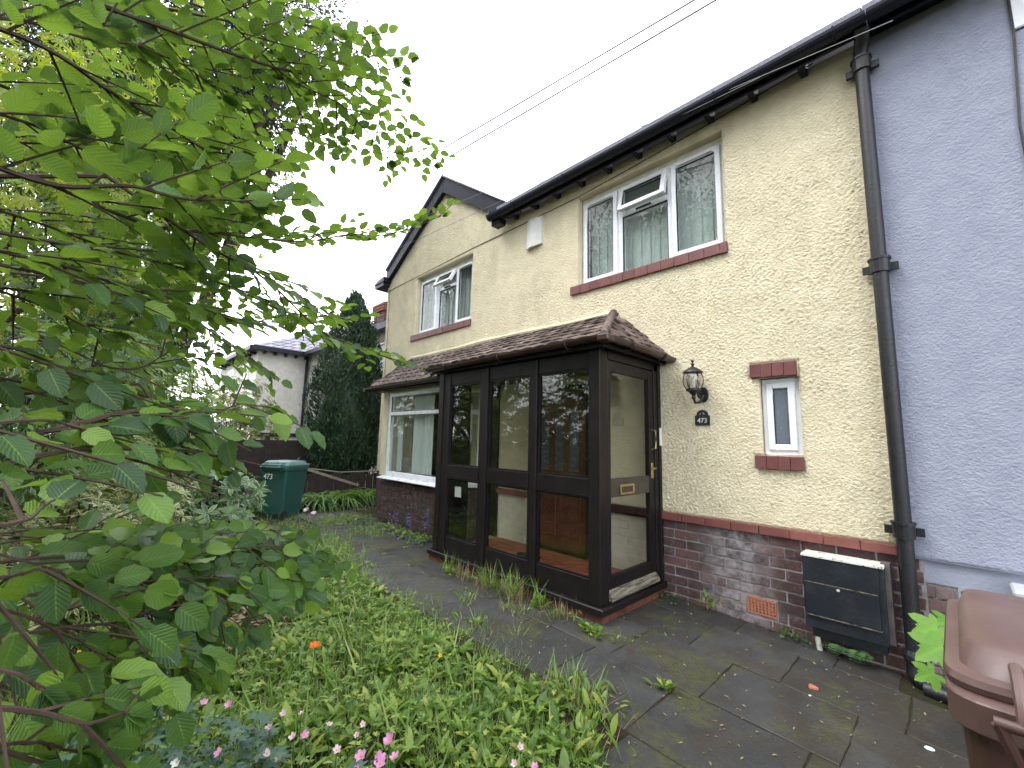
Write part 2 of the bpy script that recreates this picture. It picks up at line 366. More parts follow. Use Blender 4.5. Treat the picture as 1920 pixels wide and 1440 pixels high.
def frame_mb(mb, x0, x1, z0, z1, y0, y1, w, wb=None, wt_=None):
    wb = wb or w; wt_ = wt_ or w
    mb.box(x0, x0+w, y0, y1, z0, z1); mb.box(x1-w, x1, y0, y1, z0, z1)
    mb.box(x0+w, x1-w, y0, y1, z0, z0+wb); mb.box(x0+w, x1-w, y0, y1, z1-wt_, z1); return mb
def wall_mb(mb, x0, x1, z0, z1, y0, y1, holes):
    """slab between y0 (front) and y1 with rectangular holes (hx0,hx1,hz0,hz1), built of butted boxes"""
    xs = sorted({x0, x1, *[h[0] for h in holes], *[h[1] for h in holes]}); zs = sorted({z0, z1, *[h[2] for h in holes], *[h[3] for h in holes]})
    xs = [x for x in xs if x0 <= x <= x1]; zs = [z for z in zs if z0 <= z <= z1]
    def solid(i, j):
        if not (0 <= i < len(xs)-1 and 0 <= j < len(zs)-1): return False
        cx, cz = (xs[i]+xs[i+1])/2, (zs[j]+zs[j+1])/2
        return not any(h[0] < cx < h[1] and h[2] < cz < h[3] for h in holes)
    for i in range(len(xs)-1):
        for j in range(len(zs)-1):
            if not solid(i, j): continue
            a, b, c, d = xs[i], xs[i+1], zs[j], zs[j+1]
            mb.add([(a, y0, c), (b, y0, c), (b, y0, d), (a, y0, d)], [(0, 1, 2, 3)]); mb.add([(a, y1, c), (b, y1, c), (b, y1, d), (a, y1, d)], [(3, 2, 1, 0)])
            if not solid(i-1, j): mb.add([(a, y0, c), (a, y1, c), (a, y1, d), (a, y0, d)], [(3, 2, 1, 0)])
            if not solid(i+1, j): mb.add([(b, y0, c), (b, y1, c), (b, y1, d), (b, y0, d)], [(0, 1, 2, 3)])
            if not solid(i, j-1): mb.add([(a, y0, c), (b, y0, c), (b, y1, c), (a, y1, c)], [(3, 2, 1, 0)])
            if not solid(i, j+1): mb.add([(a, y0, d), (b, y0, d), (b, y1, d), (a, y1, d)], [(0, 1, 2, 3)])
    return mb
def sstep(a, b, x): t = np.clip((x-a)/(b-a), 0, 1); return t*t*(3-2*t)
def lawn_edge(x):       # y of the edge between path and lawn
    return np.interp(x, [-12, -7.4, -5, -3.7, -2.8, -2.26, -1.9, -1.47, -1.25, -1.1], [-1.5, -1.5, -2.0, -2.26, -2.29, -2.26, -2.32, -2.36, -2.5, -4.5])
def G(x, y):
    x = np.asarray(x, float); y = np.asarray(y, float)
    z = -.045*np.clip(x+2.1, 0, 2.6)
    bed = np.where(x < -1.0, sstep(0, .5, lawn_edge(x)-y), 0)
    z = z+bed*(.02+.025*np.sin(x*2.3+y*1.7)+.02*np.sin(x*5.1-y*3.9))
    return z
def Gf(x, y): return float(G(x, y))
# brick shapes shared by every brick
def brick_mesh(name, mat, k):
    bm = bmesh.new(); bmesh.ops.create_cube(bm, size=1)
    rr = random.Random(k)
    bmesh.ops.bevel(bm, geom=bm.edges[:], offset=.035, segments=1, affect='EDGES', clamp_overlap=True)
    for v in bm.verts: v.co += Vector((rr.uniform(-.012, .012), rr.uniform(-.02, .02), rr.uniform(-.03, .03)))
    me = bpy.data.meshes.new(name); bm.to_mesh(me); bm.free(); me.materials.append(M[mat]); return me
BRICK = {m: [brick_mesh('brick', m, k) for k in range(4)] for m in ('brick_purple', 'brick_dark', 'brick_red', 'brick_pale', 'coping_red', 'sill_red', 'quarry_tile', 'painted_brick')}
def brick(parent, mat, x0, x1, y0, y1, z0, z1, name='brick', tilt=.004):
    m = Matrix.Translation(((x0+x1)/2, (y0+y1)/2, (z0+z1)/2)) @ Matrix.Rotation(random.uniform(-tilt, tilt), 4, 'Y') @ Matrix.Diagonal((x1-x0, y1-y0, z1-z0, 1))
    return put(name, random.choice(BRICK[mat]), parent, m)
def brick_wall(parent, mat, x0, x1, ztop, zbot, y, bl=.235, ch=.0865, skip=(), depth=.10):
    """running bond of single bricks, front faces at y; mortar stands 7 mm behind"""
    k = 0; z = ztop
    while z > zbot+.02:
        zb = max(z-ch, zbot); x = x0-(bl/2 if k % 2 else 0)
        while x < x1-.01:
            a, b = max(x, x0), min(x+bl, x1); x += bl
            if b-a < .04: continue
            if any(a < s[1]-.01 and b > s[0]+.01 and zb < s[3]-.02 and z > s[2]+.02 for s in skip):
                # cut the brick round the opening
                for s in skip:
                    if a < s[0]-.05: brick(parent, mat, a+.005, s[0]-.006, y+random.uniform(-.004, .003), y+depth, zb+.006, z-.006)
                    if b > s[1]+.05: brick(parent, mat, s[1]+.006, b-.005, y+random.uniform(-.004, .003), y+depth, zb+.006, z-.006)
                continue
            brick(parent, mat, a+.006, b-.006, y+random.uniform(-.004, .003), y+depth, zb+.0075, z-.0075)
        z -= ch; k += 1

# ------------------------------------------------------------------ ground and path
def ground():
    xs = np.unique(np.concatenate([np.linspace(-160, -14, 12), np.arange(-14, 3.01, .22), np.linspace(3.5, 120, 10)]))
    ys = np.unique(np.concatenate([np.linspace(-120, -9, 10), np.arange(-9, 2.01, .22), np.linspace(3, 160, 10)]))
    X, Y = np.meshgrid(xs, ys); Z = G(X, Y)-.022
    mound = .10*np.exp(-((X+4.6)/1.0)**2-((Y+3.5)/.6)**2); Z = Z+mound*(Y < lawn_edge(X))
    V = np.stack([X, Y, Z], -1).reshape(-1, 3); nx, ny = len(xs), len(ys)
    F = [(j*nx+i, j*nx+i+1, (j+1)*nx+i+1, (j+1)*nx+i) for j in range(ny-1) for i in range(nx-1)]
    me = bpy.data.meshes.new('ground'); me.from_pydata(V.tolist(), [], F); me.materials.append(M['soil'])
    me.polygons.foreach_set('use_smooth', [True]*len(F)); tag(put('ground', me), kind='structure')
ground()
def path_sheet():
    xs = np.arange(-10.2, 1.6, .3); V = []; F = []
    for i, x in enumerate(xs):
        z = -.045*np.clip(x+2.1, 0, 2.6)-.0015; y0 = float(lawn_edge(x))+.1 if x < -1.3 else -3.3; V += [(x, y0, z), (x, -.01 if x > -8.2 else .2, z)]
        if i: F.append((2*i-2, 2*i, 2*i+1, 2*i-1))
    me = bpy.data.meshes.new('path'); me.from_pydata(V, [], F); me.materials.append(M['soil']); return tag(put('path', me), kind='structure')
path = path_sheet()
FLAGS = []
def flagstone(x0, x1, y0, y1):
    rr = random.Random(int(x0*1000)*31+int(y0*1000)); n = 5; g = .003
    cx, cy = (x0+x1)/2, (y0+y1)/2; tx, ty = rr.uniform(-.005, .005), rr.uniform(-.005, .005); dz = rr.uniform(-.003, .002)
    edge = []
    for (a, b) in (((x0+g, y0+g), (x1-g, y0+g)), ((x1-g, y0+g), (x1-g, y1-g)), ((x1-g, y1-g), (x0+g, y1-g)), ((x0+g, y1-g), (x0+g, y0+g))):
        for i in range(n):
            t = i/n; edge.append((a[0]+(b[0]-a[0])*t+rr.uniform(-.006, .006), a[1]+(b[1]-a[1])*t+rr.uniform(-.006, .006)))
    def zt(x, y): return Gf(cx, cy)-.045*(x-cx)*(cx > -2.1)+.004+dz+tx*(x-cx)+ty*(y-cy)
    k = len(edge); mb = MB()
    top = [(x+(cx-x)*.018, y+(cy-y)*.018, zt(x, y)+rr.uniform(-.001, .001)) for x, y in edge]; rim = [(x, y, zt(x, y)-.004) for x, y in edge]; bot = [(x, y, zt(x, y)-.05) for x, y in edge]
    mb.add(top+rim+bot, [tuple(range(k))]+[(k+i, k+(i+1) % k, (i+1) % k, i) for i in range(k)]+[(2*k+i, 2*k+(i+1) % k, k+(i+1) % k, k+i) for i in range(k)])
    mb.build('flagstone', 'flag', path); FLAGS.append((x0, x1, y0, y1))
rows = [(-2.63, -2.03, [-1.3, -.66, .0, .62, 1.3]), (-2.03, -1.43, [-10.1, -9.4, -8.7, -8.05, -7.4, -6.72, -6.1, -5.45, -4.72, -3.98, -3.24, -2.55, -1.92, -1.32, -.62, 0.05, .75, 1.4]),
        (-1.43, -.85, [-9.8, -9.1, -8.4, -7.75, -7.1, -6.5, -5.85, -5.2, -4.5, -3.8, -3.1, -2.35, -1.8, -1.18, -.5, .15, .8, 1.4]),
        (-.85, -.40, [-10.0, -9.3, -8.6, -7.9, -7.2, -6.5, -5.85, -5.1, -4.55]), (-.85, -.33, [-2.08, -1.5, -.9, -.3, .3, 1.0]), (-.33, -.02, [-2.08, -1.35, -.7, -.36]),
        (-3.3, -2.63, [-.95, -.3, .35, 1.0]), (-.40, 0.2, [-10.1, -9.5, -8.9, -8.35])]
for y0, y1, xs in rows:
    for a, b in zip(xs, xs[1:]): flagstone(a, b, y0, y1)

# ------------------------------------------------------------------ the cream house
house = thing('semi_detached_house', 'cream roughcast house with white windows, black gutter and brick plinth', 'house', (-4.2, .2, 0))
GX, GZ = -6.17, 6.02      # gable apex
WB = (-3.17, -1.39, 3.40, 4.60); WL = (-7.03, -5.32, 3.38, 4.52); WS = (-1.165, -.865, 1.385, 2.06)
BAYO = (-6.95, -5.2, .80, 2.22); DOORO = (-3.95, -2.98, .12, 2.16)
mb = MB()
wall_mb(mb, -8.2, -.27, .78, 4.80, 0, .26, [WB, WL, WS, BAYO, (DOORO[0], DOORO[1], .78, DOORO[3])])
mb.extrude([(-8.2, 0, 4.80), (-4.35, 0, 4.80), (GX, 0, GZ+.02)], (0, .26, 0))
mb.box(-8.2, -7.94, .26, 7.5, 0, 4.8); mb.box(-7.94, -.5, 7.24, 7.5, 0, 4.8)
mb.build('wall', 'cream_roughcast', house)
def rough_sheet(name, parent, mat, x0, x1, z0, z1, y, res, amp, wl, holes=(), keep=None, seed=1):
    """thrown render as real relief: a finely divided sheet standing just off the wall core"""
    nx, nz = int((x1-x0)/res)+1, int((z1-z0)/res)+1; g = np.random.default_rng(seed)
    kx, kz = np.meshgrid(np.fft.fftfreq(nx, (x1-x0)/(nx-1)), np.fft.fftfreq(nz, (z1-z0)/(nz-1)))
    kr = np.hypot(kx*1.25, kz); flt = np.exp(-((kr-1/wl)/(.55/wl))**2)+.35*np.exp(-((kr-2.1/wl)/(.6/wl))**2)
    h = np.fft.ifft2(np.fft.fft2(g.normal(size=(nz, nx)))*flt).real; h /= h.std(); h = np.where(h > 0, h, h*.55)
    lw = np.fft.ifft2(np.fft.fft2(g.normal(size=(nz, nx)))*np.exp(-(kr*.5)**2)).real; h = h*(1+.10*lw/lw.std())
    X, Z = np.meshgrid(np.linspace(x0, x1, nx), np.linspace(z0, z1, nz)); Y = y-h*amp
    cx_, cz_ = (X[:-1, :-1]+X[1:, 1:])/2, (Z[:-1, :-1]+Z[1:, 1:])/2; ok = np.ones(cx_.shape, bool)
    for a, b, c_, d in holes: ok &= ~((cx_ > a) & (cx_ < b) & (cz_ > c_) & (cz_ < d))
    if keep is not None: ok &= keep(cx_, cz_)
    cnt = np.zeros((nz, nx), int); cnt[:-1, :-1] += ok; cnt[1:, :-1] += ok; cnt[:-1, 1:] += ok; cnt[1:, 1:] += ok
    Y[cnt < 4] = y+.012
    idx = np.arange(nx*nz).reshape(nz, nx); Q = np.stack([idx[:-1, :-1], idx[:-1, 1:], idx[1:, 1:], idx[1:, :-1]], -1)[ok]
    used = np.unique(Q); mp_ = np.zeros(nx*nz, np.int64); mp_[used] = np.arange(len(used)); Q = mp_[Q]
    V = np.stack([X, Y, Z], -1).reshape(-1, 3)[used]; c = (V.min(0)+V.max(0))/2
    me = bpy.data.meshes.new(name); me.vertices.add(len(V)); me.vertices.foreach_set('co', (V-c).ravel()); me.loops.add(Q.size); me.loops.foreach_set('vertex_index', Q.ravel().astype(np.int32))
    me.polygons.add(len(Q)); me.polygons.foreach_set('loop_start', np.arange(0, Q.size, 4, dtype=np.int32)); me.polygons.foreach_set('loop_total', np.full(len(Q), 4, np.int32)); me.polygons.foreach_set('use_smooth', [True]*len(Q))
    me.materials.append(M[mat]); me.update(calc_edges=True); return put(name, me, parent, Matrix.Translation(Vector(c)))
def gable_keep(x, z): return z < np.where(x < -4.42, 4.70+(GZ-4.70)*np.clip(1-np.abs(x-GX)/1.86, -.1, 1)+.05, 4.80)
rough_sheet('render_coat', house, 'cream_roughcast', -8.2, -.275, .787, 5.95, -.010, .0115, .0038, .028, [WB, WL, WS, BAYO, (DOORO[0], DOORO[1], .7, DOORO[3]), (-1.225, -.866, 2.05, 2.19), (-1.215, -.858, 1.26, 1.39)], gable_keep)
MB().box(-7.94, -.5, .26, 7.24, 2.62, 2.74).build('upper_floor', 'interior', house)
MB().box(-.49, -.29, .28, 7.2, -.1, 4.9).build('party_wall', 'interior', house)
# plinth: mortar core and single bricks
plinth = wall_mb(MB(), -2.10, -.20, -.30, .716, .008, .26, []).build('plinth', 'mortar', house)
AB = (-1.35, -1.115, .045, .185)
brick_wall(plinth, 'brick_purple', -2.10, -.205, .716, -.16, 0, skip=[AB], depth=.05)
x = -2.12
while x < -.34:
    b = min(x+.226, -.335); brick(house, 'coping_red', x+.002, b-.002, -.042, .05, .718, .786, 'coping_brick', .002); x += .226
# air brick with square holes
ab = wall_mb(MB(), AB[0]+.006, AB[1]-.006, AB[2]+.004, AB[3]-.004, -.006, .03,
             [(AB[0]+.022+i*.0262, AB[0]+.022+i*.0262+.0135, AB[2]+.018+j*.0225, AB[2]+.018+j*.0225+.0125) for i in range(8) for j in range(5)]).build('air_brick', 'airbrick', house)
bx('vent_backing', 'dark_void', ab, AB[0]+.012, AB[1]-.012, .031, .036, AB[2]+.01, AB[3]-.01)
# plinth left of the porch door and inside the porch, painted
pinner = wall_mb(MB(), -4.95, -2.12, .05, .716, .004, .26, [(DOORO[0], DOORO[1], .0, .72)]).build('painted_plinth', 'painted_brick', house)
for k in range(8):
    for (a, b) in ((-4.6, DOORO[0]-.02), (DOORO[1]+.02, -2.14)):
        xx = a-(.117 if k % 2 else 0)
        while xx < b:
            p, q = max(xx, a), min(xx+.235, b); xx += .235
            if q-p > .05: brick(pinner, 'painted_brick', p+.002, q-.002, random.uniform(-.008, -.004), .02, .06+k*.082, .06+k*.082+.079)
MB().box(-4.6, DOORO[0]-.0, -.04, .03, .718, .786).build('coping_band', 'coping_red', house)
MB().box(DOORO[1], -2.16, -.04, .03, .700, .79).build('coping_band', 'brown_paint', house)

def sash(parent, x0, x1, z0, z1, y, w=.052, d=.05, pane='glass', name='sash', tilt=0):
    s_ = frame_mb(MB(), x0, x1, z0, z1, y, y+d, w)
    if tilt:
        for i, (a, b, c) in enumerate(s_.v):
            s_.v[i] = (a, y+(b-y)*math.cos(tilt)-(z1-c)*math.sin(tilt), z1-(z1-c)*math.cos(tilt)-(b-y)*math.sin(tilt))
    o = s_.build(name, 'upvc', parent, .006)
    def tz(b, c): return (y+(b-y)*math.cos(tilt)-(z1-c)*math.sin(tilt), z1-(z1-c)*math.cos(tilt)-(b-y)*math.sin(tilt))
    gk = frame_mb(MB(), x0+w-.004, x1-w+.004, z0+w-.004, z1-w+.004, y+.012, y+.030, .010)
    if tilt: gk.v = [(a, *tz(b, c)) for a, b, c in gk.v]
    gk.build('gasket', 'gasket', parent)
    pb = MB().box(x0+w, x1-w, y+.018, y+.024, z0+w, z1-w)
    if tilt: pb.v = [(a, *tz(b, c)) for a, b, c in pb.v]
    pb.build('pane', pane, parent)
    return o
def upstairs_window(W, m1, m2, trans, tilt, label):
    x0, x1, z0, z1 = W; z1 -= .05; y = .09
    w = put('window', None, house, Matrix.Translation(((x0+x1)/2, y, z0))); w['label'] = label
    f = frame_mb(MB(), x0+.004, x1-.004, z0+.01, z1, y, y+.07, .045)
    for m in (m1, m2): f.box(m-.03, m+.03, y, y+.07, z0+.055, z1-.045)
    f.box(m1+.03, m2-.03, y+.002, y+.068, trans-.03, trans+.03)
    f.build('frame', 'upvc', w, .005)
    MB().box(x0+.01, x1-.01, y-.002, y+.07, z1, z1+.05).build('head_filler', 'cream_paint', w)
    sash(w, x0+.045, m1-.026, z0+.05, z1-.04, y-.028); sash(w, m2+.026, x1-.045, z0+.05, z1-.04, y-.028)
    for a, b in ((x0+.1, m1-.07), (m2+.07, x1-.1)):
        MB().box(a+.03, b-.02, y-.048, y-.029, z1-.082, z1-.064).build('trickle_vent', 'upvc', w, .003)
    sash(w, m1+.022, m2-.022, trans+.01, z1-.038, y-.034, .048, .05, 'glass', 'top_opener', tilt)
    gk = frame_mb(MB(), m1+.03, m2-.03, z0+.055, trans-.03, y+.012, y+.03, .012); gk.build('gasket', 'gasket', w)
    MB().box(m1+.04, m2-.04, y+.02, y+.026, z0+.065, trans-.04).build('pane', 'glass', w)
    MB().box(m1+.35*(m2-m1), m1+.65*(m2-m1), y-.02, y-.003, trans-.012, trans+.004).build('latch', 'gasket', w)
    # vertical blind
    bl = MB(); xx = x0+.05; k = 0
    while xx < x1-.05:
        bl.add([(xx, .235, z0+.03), (xx+.125, .222, z0+.03), (xx+.125, .222, z1-.02), (xx, .235, z1-.02)], [(0, 1, 2, 3)])
        xx += .118; k += 1
    bl.build('blind', 'blind', w)
    return w
upstairs_window(WB, -2.61, -1.98, 4.19, R(13), 'wide three-light window over the porch, blind drawn')
upstairs_window(WL, -6.42, -5.86, 4.17, R(28), 'three-light window under the gable, top light ajar')
for W in (WB, WL):
    x = W[0]-.09
    while x < W[1]+.015:
        b = min(x+.152, W[1]+.02); brick(house, 'sill_red', x+.001, b-.001, -.045+random.uniform(-.003, .002), .09, W[2]-.098+random.uniform(-.004, .002), W[2]+.008, 'sill_tile', .003); x += .152
    MB().box(W[0]+.0, W[1]-.0, .03, .12, W[2]-.002, W[2]+.012).build('sill_bed', 'mortar', house)
# small window beside the porch
sw = put('window', None, house, Matrix.Translation((-1.015, .05, 1.4))); sw['label'] = 'narrow frosted window between red tile lintel and sill'
frame_mb(MB(), WS[0]+.006, WS[1]-.004, WS[2]+.004, WS[3]-.01, .045, .11, .042).build('frame', 'upvc', sw, .006)
sash(sw, WS[0]+.042, WS[1]-.040, WS[2]+.045, WS[3]-.045, .026, .052, .05, 'frosted', 'sash')
for i in range(4): brick(house, 'sill_red', -1.215+i*.0885, -1.215+(i+1)*.0885-.0015, -.05, .08, 1.268, 1.382, 'sill_tile', .004)
for i in range(4): brick(house, 'sill_red', -1.225+i*.0885, -1.225+(i+1)*.0885-.0015, -.05, .09, 2.062, 2.185, 'lintel_tile', .004)
# bay window, left of the porch
bay = put('bay_window', None, house, Matrix.Translation((-6.1, -.5, 0))); bay['label'] = 'white bay window with net curtains on a dark brick base'
YB = -.50
mb = MB(); mb.box(-7.13, -6.96, YB, .0, .80, 2.30); mb.box(-6.96, -5.02, YB+.01, -.002, 2.235, 2.31)
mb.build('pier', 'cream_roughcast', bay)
core = MB().box(-7.12, -5.02, YB+.008, -.002, -.15, .70).build('base', 'mortar_dark', bay)
brick_wall(core, 'brick_dark', -7.13, -4.95, .715, -.05, YB, depth=.05)
bf = MB()
frame_mb(bf, -6.955, -5.29, .80, 2.235, YB+.02, YB+.09, .072, .08)
bf.box(-6.893, -5.352, YB+.022, YB+.088, 1.835, 1.895); bf.build('frame', 'upvc', bay, .006)
for a, b in ((.875, 1.835), (1.895, 2.173)):
    frame_mb(MB(), -6.897, -5.348, a-.004, b+.004, YB+.034, YB+.052, .012).build('gasket', 'gasket', bay)
    MB().box(-6.89, -5.355, YB+.04, YB+.047, a, b).build('pane', 'glass', bay)
MB().extrude([(-7.02, YB-.10, .755), (-7.02, YB-.10, .775), (-7.02, YB+.05, .802), (-7.02, YB+.05, .755)], (1.98, 0, 0)).build('sill', 'upvc', bay, .004)
# canted light of the bay, seen inside the porch
c0, c1 = np.array([-5.26, YB+.05]), np.array([-4.93, -.02])
def cant(t, z, off=0):
    d = (c1-c0)/np.linalg.norm(c1-c0); nn = np.array([d[1], -d[0]]); p = c0+(c1-c0)*t+nn*off; return (p[0], p[1], z)
def cantbox(mb, t0, t1, z0, z1, o0, o1): return mb.hexa([cant(t0, z0, o0), cant(t1, z0, o0), cant(t1, z0, o1), cant(t0, z0, o1)], [cant(t0, z1, o0), cant(t1, z1, o0), cant(t1, z1, o1), cant(t0, z1, o1)])
mb = MB()
for a in ((0, .12, .80, 2.235), (.88, 1, .80, 2.235), (.12, .88, .80, .875), (.12, .88, 1.83, 1.90), (.12, .88, 2.17, 2.235)): cantbox(mb, *a, 0, -.06)
mb.build('frame', 'upvc', bay)
for a, b in ((.875, 1.83), (1.90, 2.17)): cantbox(MB(), .12, .88, a, b, -.025, -.032).build('pane', 'glass', bay)
cantbox(MB(), 0, 1, .0, .755, .0, -.06).build('base_return', 'brick_dark', bay); cantbox(MB(), -.05, 1, .757, .80, .07, -.06).build('sill', 'upvc', bay)
def net(x0, x1, y, z0, z1, amp, per):
    mb = MB(); n = int((x1-x0)/.012); V = []; ph = 0
    for i in range(n+1):
        x_ = x0+(x1-x0)*i/n; ph += .012/per*6.28*(1+.5*math.sin(x_*9)); yy = y+amp*math.sin(ph)
        V += [(x_, yy, z0), (x_+.004*math.sin(ph*1.3), yy*1.0, z1)]
    return mb.add(V, [(2*i, 2*i+2, 2*i+3, 2*i+1) for i in range(n)])
net(-6.35, -5.75, YB+.16, .88, 2.2, .022, .075).build('curtain', 'curtain', bay, 0, True)
net(-6.9, -6.72, YB+.20, .88, 2.2, .02, .06).build('curtain', 'curtain', bay, 0, True)
net(-5.52, -5.36, YB+.20, .88, 2.2, .02, .06).build('curtain', 'curtain', bay, 0, True)
bx('window_board', 'white_plastic', bay, -6.95, -5.3, YB+.10, .0, .80, .83)
# inner front door
dr = put('front_door', None, house, Matrix.Translation((-3.45, .05, .12))); dr['label'] = 'red-brown timber front door with three narrow glass lights'
x0, x1, z0, z1 = DOORO
frame_mb(MB(), x0, x1, z0, z1, -.01, .10, .06, .03).build('door_frame', 'brown_paint', dr)
holes = [(x0+.16+i*.235, x0+.16+i*.235+.15, 1.10, 1.82) for i in range(3)]
wall_mb(MB(), x0+.062, x1-.062, z0+.032, z1-.062, .03, .075, holes).build('door_leaf', 'door_wood', dr)
for h in holes: MB().box(h[0], h[1], .048, .054, h[2], h[3]).build('pane', 'frosted', dr)
for i in range(2):
    MB().box(x0+.14+i*.38, x0+.44+i*.38, .016, .03, .30, .92).build('door_panel', 'door_wood', dr, .01)
# eaves: fascia, gutter, rafter tails
EZ = 4.72
mb = MB(); n = 10
prof = [(-.26+.062*math.cos(a), EZ+.075+.07*math.sin(a)) for a in np.linspace(math.pi, 2*math.pi, n)]
prof2 = [(-.26+.054*math.cos(a), EZ+.075+.062*math.sin(a)) for a in np.linspace(2*math.pi, math.pi, n)]
mb.extrude([(-4.62, p[0], p[1]) for p in prof+prof2], (4.40, 0, 0)); mb.build('gutter', 'gutter_black', house)
mb = MB().box(-4.60, -.27, -.185, -.16, EZ-.005, EZ+.145); mb.build('fascia', 'gutter_black', house)
x = -4.3
while x < -.35:
    MB().extrude([(x, -.158, EZ+.0), (x, -.0, EZ+.0), (x, -.0, EZ+.20), (x, -.158, EZ+.11)], (.055, 0, 0)).build('rafter_tail', 'gutter_black', house); x += .40
x = -4.1
while x < -.3:
    mb = MB().tube([(x, -.26+.068*math.cos(a), EZ+.075+.076*math.sin(a)) for a in np.linspace(math.pi, 2*math.pi, 8)], .009, 5); mb.build('gutter_bracket', 'gutter_black', house); x += .92
MB().extrude([(-4.5, -.24, EZ+.12), (-4.5, 3.7, EZ+2.95), (-4.5, 3.7, EZ+3.03), (-4.5, -.24, EZ+.19)], (4.25, 0, 0)).build('roof_slope', 'slate', house)
MB().extrude([(-8.4, 7.7, EZ+.12), (-8.4, 3.7, EZ+2.95), (-8.4, 3.7, EZ+3.03), (-8.4, 7.7, EZ+.19)], (8.15, 0, 0)).build('roof_slope', 'slate', house)
MB().extrude([(-8.4, .4, EZ+.58), (-8.4, 3.7, EZ+2.95), (-8.4, 3.7, EZ+3.03), (-8.4, .4, EZ+.66)], (3.9, 0, 0)).build('roof_slope', 'slate', house)
# gable: bargeboards and roof
fl, fr_ = (-8.13, 4.70), (-4.42, 4.76); bh = .30
for (fx, fz), s_ in ((fl, -1), (fr_, 1)):
    mb = MB(); mb.extrude([(fx, -.10, fz), (GX+.0015*s_, -.10, GZ-.10), (GX+.0015*s_, -.10, GZ-.10+bh), (fx, -.10, fz+bh*.82)], (0, .028, 0)); mb.build('bargeboard', 'barge', house, .004)
    MB().extrude([(fx, -.13, fz+bh*.82), (GX, -.13, GZ+.20), (GX, -.13, GZ+.235), (fx-.02, -.13, fz+bh*.82+.03)], (0, 3.2, 0)).build('gable_roof', 'slate', house)
    MB().extrude([(fx, -.07, fz+.02), (GX, -.07, GZ-.07), (GX, -.07, GZ-.05), (fx, -.07, fz+.04)], (0, .09, 0)).build('soffit', 'barge', house)
MB().box(-8.50, -8.12, -.16, .5, 4.62, 4.70).build('boxed_eave', 'gutter_black', house)
MB().extrude([(-8.52, -.18, 4.70), (-8.08, -.18, 4.70), (-8.08, -.18, 4.80), (-8.30, -.18, 4.78)], (0, .7, 0)).build('eave_cap', 'gutter_black', house)
MB().tube([(-4.64, -.26, EZ+.07), (-4.58, -.26, EZ+.07)], .072, 10).build('gutter_end', 'gutter_black', house)
MB().box(-4.64, -4.46, -.22, -.07, EZ-.06, EZ+.04).build('gutter_corbel', 'gutter_black', house, .01)
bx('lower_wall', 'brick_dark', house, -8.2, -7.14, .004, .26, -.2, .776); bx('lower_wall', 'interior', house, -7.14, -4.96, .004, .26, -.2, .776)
# ------------------------------------------------------------------ glazed porch
porch = thing('glazed_porch', 'dark brown timber and glass porch with tiled lean-to roof', 'porch', (-3.3, -.55, 0))
YP, XL, XR = -1.10, -4.52, -2.10
pb = MB().box(XL-.04, XR+.0, YP+.03, -.01, -.12, .06).build('base', 'mortar', porch)
x = XL-.06
while x < XR-.02:
    b = min(x+.232, XR+.015); brick(pb, 'brick_red', x+.003, b-.004, YP-.005, YP+.04, -.035, .062, tilt=.003); x += .232
y = YP+.0
while y < -.03:
    b = min(y+.118, -.02); m = brick(pb, 'brick_red', XR-.04, XR+.015, y+.003, b-.003, -.045, .062, tilt=.002); y += .118
MB().box(XL-.07, XR+.045, YP-.035, YP+.09, .068, .126).build('sill', 'brown_paint', porch, .008)
MB().box(XR-.07, XR+.045, YP+.091, -.012, .068, .124).build('sill', 'brown_paint', porch, .008)
fl_ = bx('floor', 'mortar', porch, XL, XR-.07, YP+.09, -.02, .06, .118)
yy = YP+.10
while yy < -.05:
    xx = XL+.02
    while xx < XR-.09:
        brick(fl_, 'quarry_tile', xx+.003, min(xx+.152, XR-.075)-.003, yy+.003, min(yy+.152, -.022)-.003, .10, .125, 'tile', .001); xx += .152
    yy += .152
for a, b, off in ((-4.52, -4.43, 0), (-4.428, -4.30, .012), (-3.72, -3.655, .02), (-3.65, -3.58, 0), (-2.95, -2.90, .02), (-2.895, -2.84, 0)):
    MB().box(a, b, YP+off, YP+.085, .128, 2.27).build('post', 'brown_paint', porch, .004)
MB().box(-2.22, XR, YP, YP+.12, .128, 2.30).build('corner_post', 'brown_paint', porch, .006)
for a, b in ((-4.298, -3.722), (-3.578, -2.952), (-2.838, -2.222)):
    for z0, z1, o, nm in ((.128, .315, .022, 'bottom_rail'), (.99, 1.145, .012, 'middle_rail'), (2.12, 2.27, .02, 'top_rail')):
        MB().box(a, b, YP+o, YP+.075, z0, z1).build(nm, 'brown_paint', porch, .003)
    for z0, z1 in ((.317, .988), (1.147, 2.118)):
        MB().box(a-.004, b+.004, YP+.045, YP+.050, z0-.004, z1+.004).build('pane', 'porch_glass', porch)
        frame_mb(MB(), a+.001, b-.001, z0+.001, z1-.001, YP+.026, YP+.044, .014).build('glazing_bead', 'brown_paint', porch)
MB().box(XL, XR, YP-.01, YP+.10, 2.272, 2.33).build('head_beam', 'brown_paint', porch); MB().box(XR-.10, XR+.01, YP+.101, -.01, 2.272, 2.33).build('head_beam', 'brown_paint', porch)
cl = MB()
for k in range(11): cl.box(XL+.01, XR-.1, YP+.11+k*.098, YP+.11+k*.098+.094, 2.25, 2.268)
cl.build('ceiling_boards', 'ceiling_wood', porch)
MB().box(-4.72, -4.55, -.05, .0, .12, 2.25).build('post', 'brown_paint', porch, .004)
bx('side_panel', 'brown_paint', porch, XL+.0, XL+.03, YP+.09, YB-.10, .128, 2.27)
MB().box(-4.18, -4.06, YP+.052, YP+.054, .78, .90).build('paper_notice', 'paper', porch)
for (cx_, cy_, r_) in ((-3.42, -.30, .16), (-3.15, -.42, .17), (-3.30, -.62, .13)):
    pass
